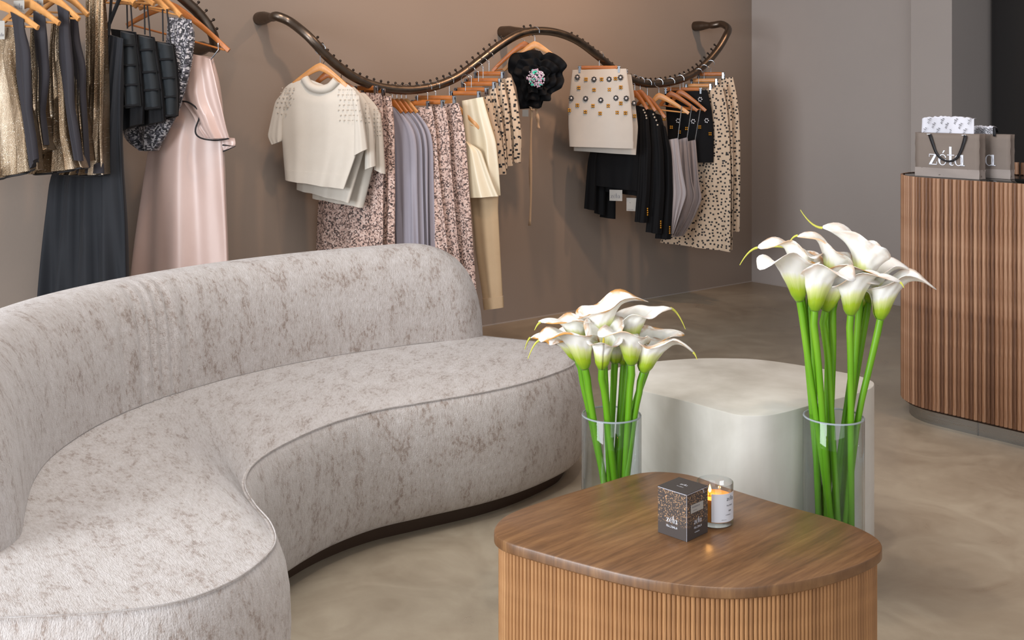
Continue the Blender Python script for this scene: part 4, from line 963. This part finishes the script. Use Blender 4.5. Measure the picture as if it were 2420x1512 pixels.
# --- cream studded skirts
def studs(rt, pl, lst, kind, d=.022):
    for x, y in lst:
        mb = MB(); p = pl.p(x, y, d)
        if kind == 'jet':
            for k in range(8):
                q = 2*PI*k/8; mb.ball(p+pl.v*.012*math.cos(q)+Vector((0, 0, .013*math.sin(q))), .0052, 6, 4)
            s = part('stud', mb, 'jet', rt); mb = MB(); mb.ball(p+pl.w*.003, .008, 8, 5); part('stud_centre', mb, 'crystal', s)
        else:
            for k in range(4):
                q = PI/4+PI/2*k; mb.ball(p+pl.v*.0075*math.cos(q)+Vector((0, 0, .0085*math.sin(q))), .006, 6, 4)
            part('stud', mb, 'gold', rt)
zx = lambda L: [(1320+x/5.04, 120+y/5.04) for x, y in L]
rt, pl = clipset(1412, [(1353, 165, 1480, 162), (1348, 205, 1486, 200), (1344, 245, 1492, 250), (1343, 290, 1497, 300), (1346, 346, 1497, 350)], 'cream_wool', 'studded_skirt', 'cream mini skirt with rows of jet and gold flower studs', 'skirt', 'orange clip hanger holding the front cream studded skirt', (1374, 1459, 160), 'cream studded skirts', 1.3, .004, .02, ang=-8, top_amp=.6)
studs(rt, pl, zx([(228, 315), (425, 340), (605, 340), (740, 318), (155, 565), (325, 570), (505, 588), (685, 562), (808, 567)]), 'jet')
studs(rt, pl, zx([(330, 340), (515, 340), (680, 332), (245, 440), (425, 465), (608, 462), (742, 435), (228, 648), (412, 655), (595, 655), (742, 625), (132, 707), (322, 727), (497, 745), (700, 735), (798, 740)]), 'gold')
mb = loft([(1347, 330, 1498, 335), (1346.5, 346, 1497.5, 351)], pl, th=.0215, nf=1.3, amp=.004, nr=4, top_amp=1, taper=False); part('hem', mb, 'cream_wool', rt)
rt, pl = clipset(1437, [(1372, 172, 1492, 176), (1364, 230, 1500, 235), (1358, 290, 1508, 300), (1356, 356, 1503, 366)], 'cream_wool', 'studded_skirt', 'second cream studded skirt, mostly hidden behind the front one', 'skirt', 'clip hanger of the hidden second cream studded skirt', (1388, 1476, 168), 'cream studded skirts', 1.3, .006, .016, ph=1, ang=-8)
studs(rt, pl, [(1499, 244)], 'jet'); studs(rt, pl, [(1500, 274)], 'gold')
# --- black jackets
JK = [(1490, [(1492, 246, 1526, 254), (1450, 270, 1533, 285), (1412, 310, 1536, 330), (1402, 380, 1524, 390), (1408, 438, 1512, 452)], [(1412, 300, 1425, 300), (1390, 380, 1412, 380), (1381, 492, 1408, 497)], [(1512, 264, 1534, 278), (1512, 350, 1540, 350), (1507, 450, 1537, 450), (1501, 523, 1530, 526)], (1532, 500), [(1523, 260), (1526, 266), (1529, 273), (1530, 279)], (1500, 216), (1470, 240), (1530, 258)),
      (1508, [(1512, 254, 1548, 262), (1470, 280, 1556, 296), (1432, 330, 1560, 340), (1428, 400, 1548, 400), (1430, 452, 1542, 466)], [(1432, 320, 1448, 320), (1412, 400, 1432, 400), (1405, 503, 1430, 508)], [(1536, 274, 1560, 292), (1540, 360, 1569, 360), (1536, 450, 1571, 450), (1527, 547, 1564, 552)], (1563, 530), [(1546, 270), (1549, 277), (1553, 284), (1556, 295)], (1513, 214), (1480, 240), (1549, 262)),
      (1528, [(1528, 262, 1562, 272), (1490, 290, 1572, 305), (1452, 340, 1576, 350), (1446, 400, 1566, 410), (1446, 455, 1558, 468)], [(1446, 330, 1460, 330), (1428, 400, 1456, 400), (1418, 512, 1455, 517)], [(1556, 285, 1574, 300), (1562, 360, 1588, 360), (1562, 450, 1591, 450), (1549, 562, 1586, 565)], (1584, 543), [], (1530, 228), (1500, 252), (1572, 278))]
for i, (hx, bd, sl, sr, bt, st, ap, lt, rtp) in enumerate(JK):
    nm = ('front', 'middle', 'rear')[i]; pl = H(hx, TD, -18)
    wood_hanger(pl, ap, lt, rtp, 'orange wooden hanger inside the %s black jacket' % nm, tz1(hx), 'hanger_wood_dark', False)
    rt = garment('black_jacket', '%s black jacket with gold cuff button, hung after the cream studded skirts' % nm, 'jacket', pl, 'black_fabric', bd, 'short black jackets', th=.016, nf=1.6, amp=.008, ph=i)
    part('sleeve', loft(sl, pl, th=.016, nf=1, amp=.004, d0=.006), 'black_fabric', rt); part('sleeve', loft(sr, pl, th=.018, nf=1.4, amp=.008, d0=.014), 'black_fabric', rt)
    mb = MB()
    for k in range(4): mb.ball(pl.p(bt[0], bt[1]-8+5*k, .022), .0065, 8, 5)
    part('cuff_button', mb, 'gold', rt)
    for x, y in st: mb = MB(); mb.ball(pl.p(x, y, .03), .006, 8, 5); part('collar_stud', mb, 'pearl', rt)
    if i < 2:
        x0, y0, x1, y1 = ((1443, 448, 1473, 473), (1483, 467, 1507, 497))[i]
        mb = MB(); a0, z0 = pl.az(x0, y1); a1_, z1 = pl.az(x1, y0); mb.box(pl.at((a0+a1_)/2, (z0+z1)/2, .03), pl.v*(a1_-a0), pl.w*.001, Vector((0, 0, z1-z0))); tg = part('swing_tag', mb, 'label_grey', rt, smooth=False)
        mb = MB(); s = (a1_-a0)*.72/LW
        if i == 0: put_print(mb, LQ, pl.at(a0+.008, z0+.018, .031), pl.v, (0, 0, 1), pl.w, s, .0004)
        else: put_print(mb, microtext(9, 6)[0], pl.at(a0+.008, z0+.006, .031), pl.v, (0, 0, 1), pl.w, .005, .0004); put_print(mb, microtext(4, 7)[0], pl.at(a0+.018, z0+.05, .031), pl.v, (0, 0, 1), pl.w, .0035, .0004)
        part('tag_lettering', mb, 'print_grey', tg, smooth=False)
# --- grey camisoles
CM = [(1556, (1557, 222), (1530, 258), (1628, 268), [(1580, 330, 1603, 326), (1583, 370, 1608, 370), (1586, 410, 1614, 410), (1588, 456, 1624, 458), (1588, 500, 1608, 505), (1587, 552, 1592, 552)], ((1612, 250), (1602, 327))),
      (1582, (1585, 218), (1560, 250), (1648, 262), [(1602, 330, 1625, 324), (1604, 380, 1630, 380), (1604, 430, 1636, 430), (1602, 462, 1645, 464), (1596, 510, 1628, 510), (1588, 556, 1600, 556)], ((1636, 248), (1624, 325))),
      (1604, (1607, 214), (1582, 250), (1668, 262), [(1624, 334, 1644, 330), (1628, 380, 1648, 380), (1630, 430, 1652, 430), (1618, 468, 1660, 470), (1606, 520, 1638, 520), (1590, 560, 1616, 557)], ((1656, 256), (1643, 330)))]
for i, (hx, ap, lt, rtp, rows, (s0, s1)) in enumerate(CM):
    nm = ('left', 'middle', 'right')[i]; pl = H(hx, TD+.05*(i == 0), -20)
    wood_hanger(pl, ap, lt, rtp, '%s of three bare wooden hangers carrying the grey camisoles' % nm, tz1(hx), 'hanger_wood' if i == 0 else 'hanger_wood_dark')
    rt = garment('grey_camisole', '%s of three grey camisoles with pointed hems and silver chain straps' % nm, 'top', pl, 'cami_grey', rows, 'grey camisoles', th=.012, nf=2.4, amp=.010, ph=i)
    mb = MB(); mb.tube([pl.p(*s0, .012), pl.p(*s1, .004)], .003, 6); part('strap', mb, 'chrome', rt)
# --- black studded skirt
rt, pl = clipset(1620, [(1570, 216, 1672, 213), (1574, 260, 1682, 258), (1578, 310, 1687, 310), (1582, 383, 1686, 384)], 'black_fabric', 'black_studded_skirt', 'black mini skirt with gold and crystal studs behind the camisoles', 'skirt', 'orange clip hanger holding the black studded skirt', (1577, 1652, 211), None, 1.2, .004, .014, ang=-12)
studs(rt, pl, zx([(1345, 910), (1525, 925), (1682, 908), (1805, 988), (1260, 812), (1440, 968), (1630, 612)]), 'gold', .017)
for x, y in zx([(1688, 578), (1765, 830), (1605, 840), (1425, 832)]): mb = MB(); [mb.ball(pl.p(x, y, .018)+pl.v*.011*math.cos(q)+Vector((0, 0, .012*math.sin(q))), .005, 6, 4) for q in np.linspace(0, 5, 6)]; part('stud', mb, 'crystal', rt)
# --- dotted skirts at right
g_d = 'dotted skirts at the right end of the rail'
clipset(1640, [(1634, 216, 1708, 207), (1640, 260, 1718, 250), (1640, 330, 1724, 330), (1625, 420, 1727, 420), (1590, 510, 1727, 510), (1560, 572, 1727, 595)], 'print_dots', 'dotted_skirt', 'long wide dotted beige skirt with slanted hem, front of the right group', 'skirt', 'pale clip hanger of the long wide dotted skirt', (1626, 1676, 202), g_d, 2, .012, .016, hm='hanger_wood')
clipset(1652, [(1670, 205, 1716, 198), (1675, 260, 1730, 256), (1680, 400, 1734, 400), (1690, 590, 1732, 590)], 'print_dots', 'dotted_skirt', 'narrow slice of dotted beige skirt between the two wider ones', 'skirt', 'middle pale clip hanger at the right end of the rail', (1638, 1690, 190), g_d, 2, .010, .014, ph=2, hm='hanger_wood')
clipset(1666, [(1692, 188, 1732, 182), (1700, 240, 1744, 238), (1708, 330, 1749, 330), (1715, 430, 1749, 430), (1720, 545, 1748, 548)], 'print_dots', 'dotted_skirt', 'rightmost dotted beige skirt next to the wall corner', 'skirt', 'topmost orange clip hanger at the right end of the rail', (1654, 1706, 175), g_d, 1.6, .010, .014, ph=1)

# --- left rack: gold tops
def goldtop(hx, gold, dark, label, hl, tips, ph, ang=-25, hem=True, tags=None):
    pl = H2(hx, TD, ang); ap, lt, rtp = tips
    wood_hanger(pl, ap, lt, rtp, hl, tz2(hx), 'hanger_wood', True)
    rt = garment('gold_top', label, 'top', pl, 'gold_lame', gold, 'gold sequin tops', th=.018, nf=4.2, amp=.026, ph=ph, nr=40, nc=110)
    for tx0, ty0, tx1, ty1 in (tags or []):
        mb = MB(); a0, z0 = pl.az(tx0, ty1); a1_, z1 = pl.az(tx1, ty0); mb.box(pl.at((a0+a1_)/2, (z0+z1)/2, .035), pl.v*(a1_-a0), pl.w*.001, Vector((0, 0, z1-z0))); tg = part('swing_tag', mb, 'label_grey', rt, smooth=False)
        mb = MB(); put_print(mb, LQ, pl.at(a0+.006, z0+.012, .037), pl.v, (0, 0, 1), pl.w, (a1_-a0)*.75/LW, .0003); part('tag_lettering', mb, 'print_grey', tg, smooth=False)
    if dark: part('side_panel', loft(dark, pl, th=.014, nf=1, amp=.006, d0=.012), 'dark_panel_fabric', rt)
    if hem:
        g = gold[-1]; n = 14; mb = MB(); pts = [pl.p(g[0]+(g[2]-g[0])*k/n, g[1]+(g[3]-g[1])*k/n+4*math.sin(PI*k/n), .008+.016*math.sin(PI*2.6*(2*k/n-1)+ph)) for k in range(n+1)]; mb.tube(pts, .004, 6); part('hem_trim', mb, 'piping', rt)
    return rt, pl
goldtop(-25, [(-60, 62, 50, 66), (-60, 130, 44, 140), (-60, 200, 60, 205), (-60, 300, 85, 310), (-60, 432, 92, 400)], [(30, 28, 62, 46), (38, 60, 62, 70), (44, 110, 76, 120), (46, 180, 78, 185), (60, 260, 80, 262), (70, 330, 92, 330), (80, 398, 97, 374)],
        'gold sequin sleeveless top cut by the left frame edge', 'wooden hanger with bar in the leftmost gold top', ((0, 5), (-70, 60), (90, 66)), 0, tags=[(12, 50, 28, 94)])
goldtop(30, [(76, 66, 92, 70), (78, 150, 104, 170), (78, 260, 104, 262), (82, 372, 118, 352)], [(84, 26, 112, 40), (88, 100, 118, 130), (92, 170, 122, 180), (100, 240, 110, 272), (106, 340, 121, 342)],
        'second gold sequin top from the left, seen as a narrow strip', 'wooden hanger of the second gold top from left', ((66, 0), (10, 50), (140, 56)), 1.5, hem=False, tags=[(49, 2, 74, 30)])
goldtop(80, [(126, 48, 146, 42), (126, 130, 150, 150), (118, 220, 164, 192), (114, 320, 172, 320), (76, 412, 200, 396)], [(140, 12, 168, 28), (146, 60, 168, 60), (146, 130, 178, 162), (160, 230, 180, 250), (170, 300, 190, 300), (184, 378, 202, 380)],
        'third gold sequin top from the left with bright folds and dark armhole panel', 'wooden hanger of the third gold top from left', ((118, -15), (60, 40), (187, 46)), .6, tags=[(92, -2, 118, 24)])
goldtop(125, [(172, 150, 198, 172), (176, 240, 200, 240), (186, 380, 215, 380)], [(170, 28, 188, 38), (172, 90, 192, 100), (175, 140, 208, 158), (188, 210, 206, 215), (198, 300, 212, 300), (200, 400, 218, 395)],
        'fourth gold sequin top from the left, mostly its dark side panel', 'wooden hanger of the fourth gold top from left', ((150, -20), (95, 30), (208, 36)), 2, hem=False)
goldtop(170, [(206, -30, 246, -30), (210, 60, 248, 60), (212, 130, 249, 130), (214, 240, 248, 240), (206, 320, 246, 320), (170, 380, 248, 380), (150, 412, 251, 412)], [(196, 384, 249, 384), (190, 400, 251, 402), (188, 409, 251, 409)],
        'fifth gold sequin top, beside the charcoal jumpsuit, longest bright column', 'wooden hanger of the gold top beside the charcoal jumpsuit', ((215, -45), (170, -10), (262, -6)), 1)
# charcoal jumpsuit
pl = H2(215); wood_hanger(pl, (272, -40), (225, -5), (318, 6), 'wooden hanger carrying the charcoal jumpsuit', tz2(215))
rt = garment('charcoal_jumpsuit', 'long charcoal wide-leg jumpsuit reaching behind the sofa', 'jumpsuit', pl, 'charcoal', [(246, 78, 292, 92), (244, 150, 289, 160), (232, 250, 286, 250), (170, 330, 286, 330), (122, 415, 290, 415), (112, 520, 297, 520), (95, 720, 307, 720), (90, 800, 311, 800)], None, th=.02, nf=4, amp=.026, ph=.5, nr=44, nc=140, top_amp=.08)
mb = MB()
for p0, p1 in (((252, 84), (287, -2)), ((262, 84), (268, -2))): mb.tube([pl.p(*p0, .012), pl.p(*p1, .012)], .012, 8, flat=.4)
part('strap', mb, 'charcoal', rt)
# black puffed tops
for i, (hx, bd, col, bands, st, ap, lt, rtp) in enumerate([
    (262, [(262, 68, 322, 76), (276, 150, 332, 150), (284, 240, 338, 240), (286, 310, 335, 292)], [(298, 74, 322, 82), (302, 150, 330, 150), (306, 200, 334, 200), (310, 256, 338, 250)], (110, 156, 202, 250), ((304, 12), (306, 68), (313, 12), (318, 74)), (272, -30), (240, 8), (316, 12)),
    (298, [(318, 80, 366, 88), (324, 150, 378, 150), (330, 220, 388, 220), (330, 300, 392, 285)], [(340, 84, 366, 92), (344, 150, 374, 150), (350, 200, 382, 200), (356, 260, 386, 256)], (120, 172, 214, 256), ((345, 12), (347, 82), (352, 14), (360, 90)), (312, -25), (280, 8), (364, 10)),
    (330, [(360, 96, 410, 104), (368, 160, 420, 160), (376, 220, 424, 220), (365, 290, 422, 274)], [(384, 100, 412, 108), (388, 160, 420, 160), (390, 220, 425, 220), (396, 278, 424, 272)], (142, 186, 230, 274), ((388, 22), (390, 98), (398, 22), (408, 106)), (352, -18), (318, 16), (398, 24))]):
    nm = ('left', 'middle', 'right')[i]; pl = H2(hx)
    wood_hanger(pl, ap, lt, rtp, 'wooden hanger of the %s black puffed top' % nm, tz2(hx))
    rt = garment('puffed_top', '%s of three black tops with banded puffed strips and thin straps' % nm, 'top', pl, 'black_fabric', bd, 'black puffed tops', th=.018, nf=2, amp=.008, ph=i)
    part('puffed_strip', loft(col, pl, th=.026, nf=1, amp=.002, d0=.022, taper=False), 'black_puff', rt)
    for b in bands:
        xl = float(np.interp(b, [c[1] for c in col], [c[0] for c in col]))-3; xr = float(np.interp(b, [c[1] for c in col], [c[2] for c in col]))+3
        mb = MB(); A = pl.p(xl, b+1, .03); B = pl.p(xr, b-2, .03); n = 10
        mb.tube([A.lerp(B, k/n)+pl.w*(.022*math.sin(PI*k/n)) for k in range(n+1)], .0055, 6); part('band', mb, 'black_fabric', rt)
    mb = MB(); mb.tube([pl.p(*st[0], .01), pl.p(*st[1], .012)], .0035, 6); mb.tube([pl.p(*st[2], .01), pl.p(*st[3], .012)], .0035, 6); part('strap', mb, 'piping', rt)
# jacquard top
pl = H2(352); wood_hanger(pl, (380, -10), (330, 20), (428, 38), 'wooden hanger of the silver and black jacquard top', tz2(352))
rt = garment('jacquard_top', 'silver and black jacquard top between the puffed tops and pink dress', 'top', pl, 'jacquard', [(398, 40, 452, 46), (396, 90, 460, 84), (392, 150, 452, 150), (370, 210, 440, 205), (300, 280, 424, 262), (286, 318, 408, 294), (310, 345, 390, 330), (335, 356, 372, 356)], None, th=.02, nf=2.5, amp=.014, ph=1)
# pink satin dress
pl = H2(415, TD, -14); wood_hanger(pl, (400, 6), (300, 60), (541, 120), 'orange wooden hanger with bar on the pink satin dress', tz2(415), 'hanger_wood_dark')
rt = garment('satin_dress', 'long pale pink satin dress with black-piped ruffled sleeve', 'dress', pl, 'satin_pink', [(440, 126, 505, 136), (420, 190, 520, 190), (392, 255, 529, 255), (350, 345, 533, 345), (336, 450, 536, 450), (322, 560, 539, 560), (312, 655, 541, 655), (303, 780, 545, 780)], None, th=.034, nf=1.6, amp=.022, ph=2.4, nr=44, nc=120)
part('sleeve', loft([(456, 125, 513, 140), (446, 170, 524, 178), (440, 215, 534, 222), (446, 240, 541, 250), (470, 272, 547, 278), (482, 300, 553, 304), (500, 326, 559, 325)], pl, th=.012, nf=1.6, amp=.014, ph=2, d0=.055, nr=40), 'satin_pink', rt, 'ruffled sleeve with black edge')
hp, _ = spline([(438, 240), (452, 239), (468, 242), (484, 256), (488, 275), (481, 300), (484, 316), (500, 326), (528, 330), (557, 326)], 40)
mb = MB(); mb.tube([pl.p(x, y, .070+.008*math.sin(i*.3)) for i, (x, y) in enumerate(hp)], .0038, 6); part('piping', mb, 'piping', rt)
mb = loft([(520, 322, 560, 326), (530, 342, 564, 346), (534, 354, 540, 356)], pl, th=.006, nf=1, amp=.003, d0=.02, nr=8); part('sleeve', mb, 'satin_pink', rt)
mb = MB(); mb.tube([pl.p(534, 342, .03), pl.p(564, 345, .03), pl.p(535, 357, .03)], .0035, 6); part('piping', mb, 'piping', rt)
mb = MB(); mb.tube([pl.p(519, 102, .012), pl.p(520, 118, .014), pl.p(511, 142, .05)], .003, 6); part('strap', mb, 'chrome', rt)
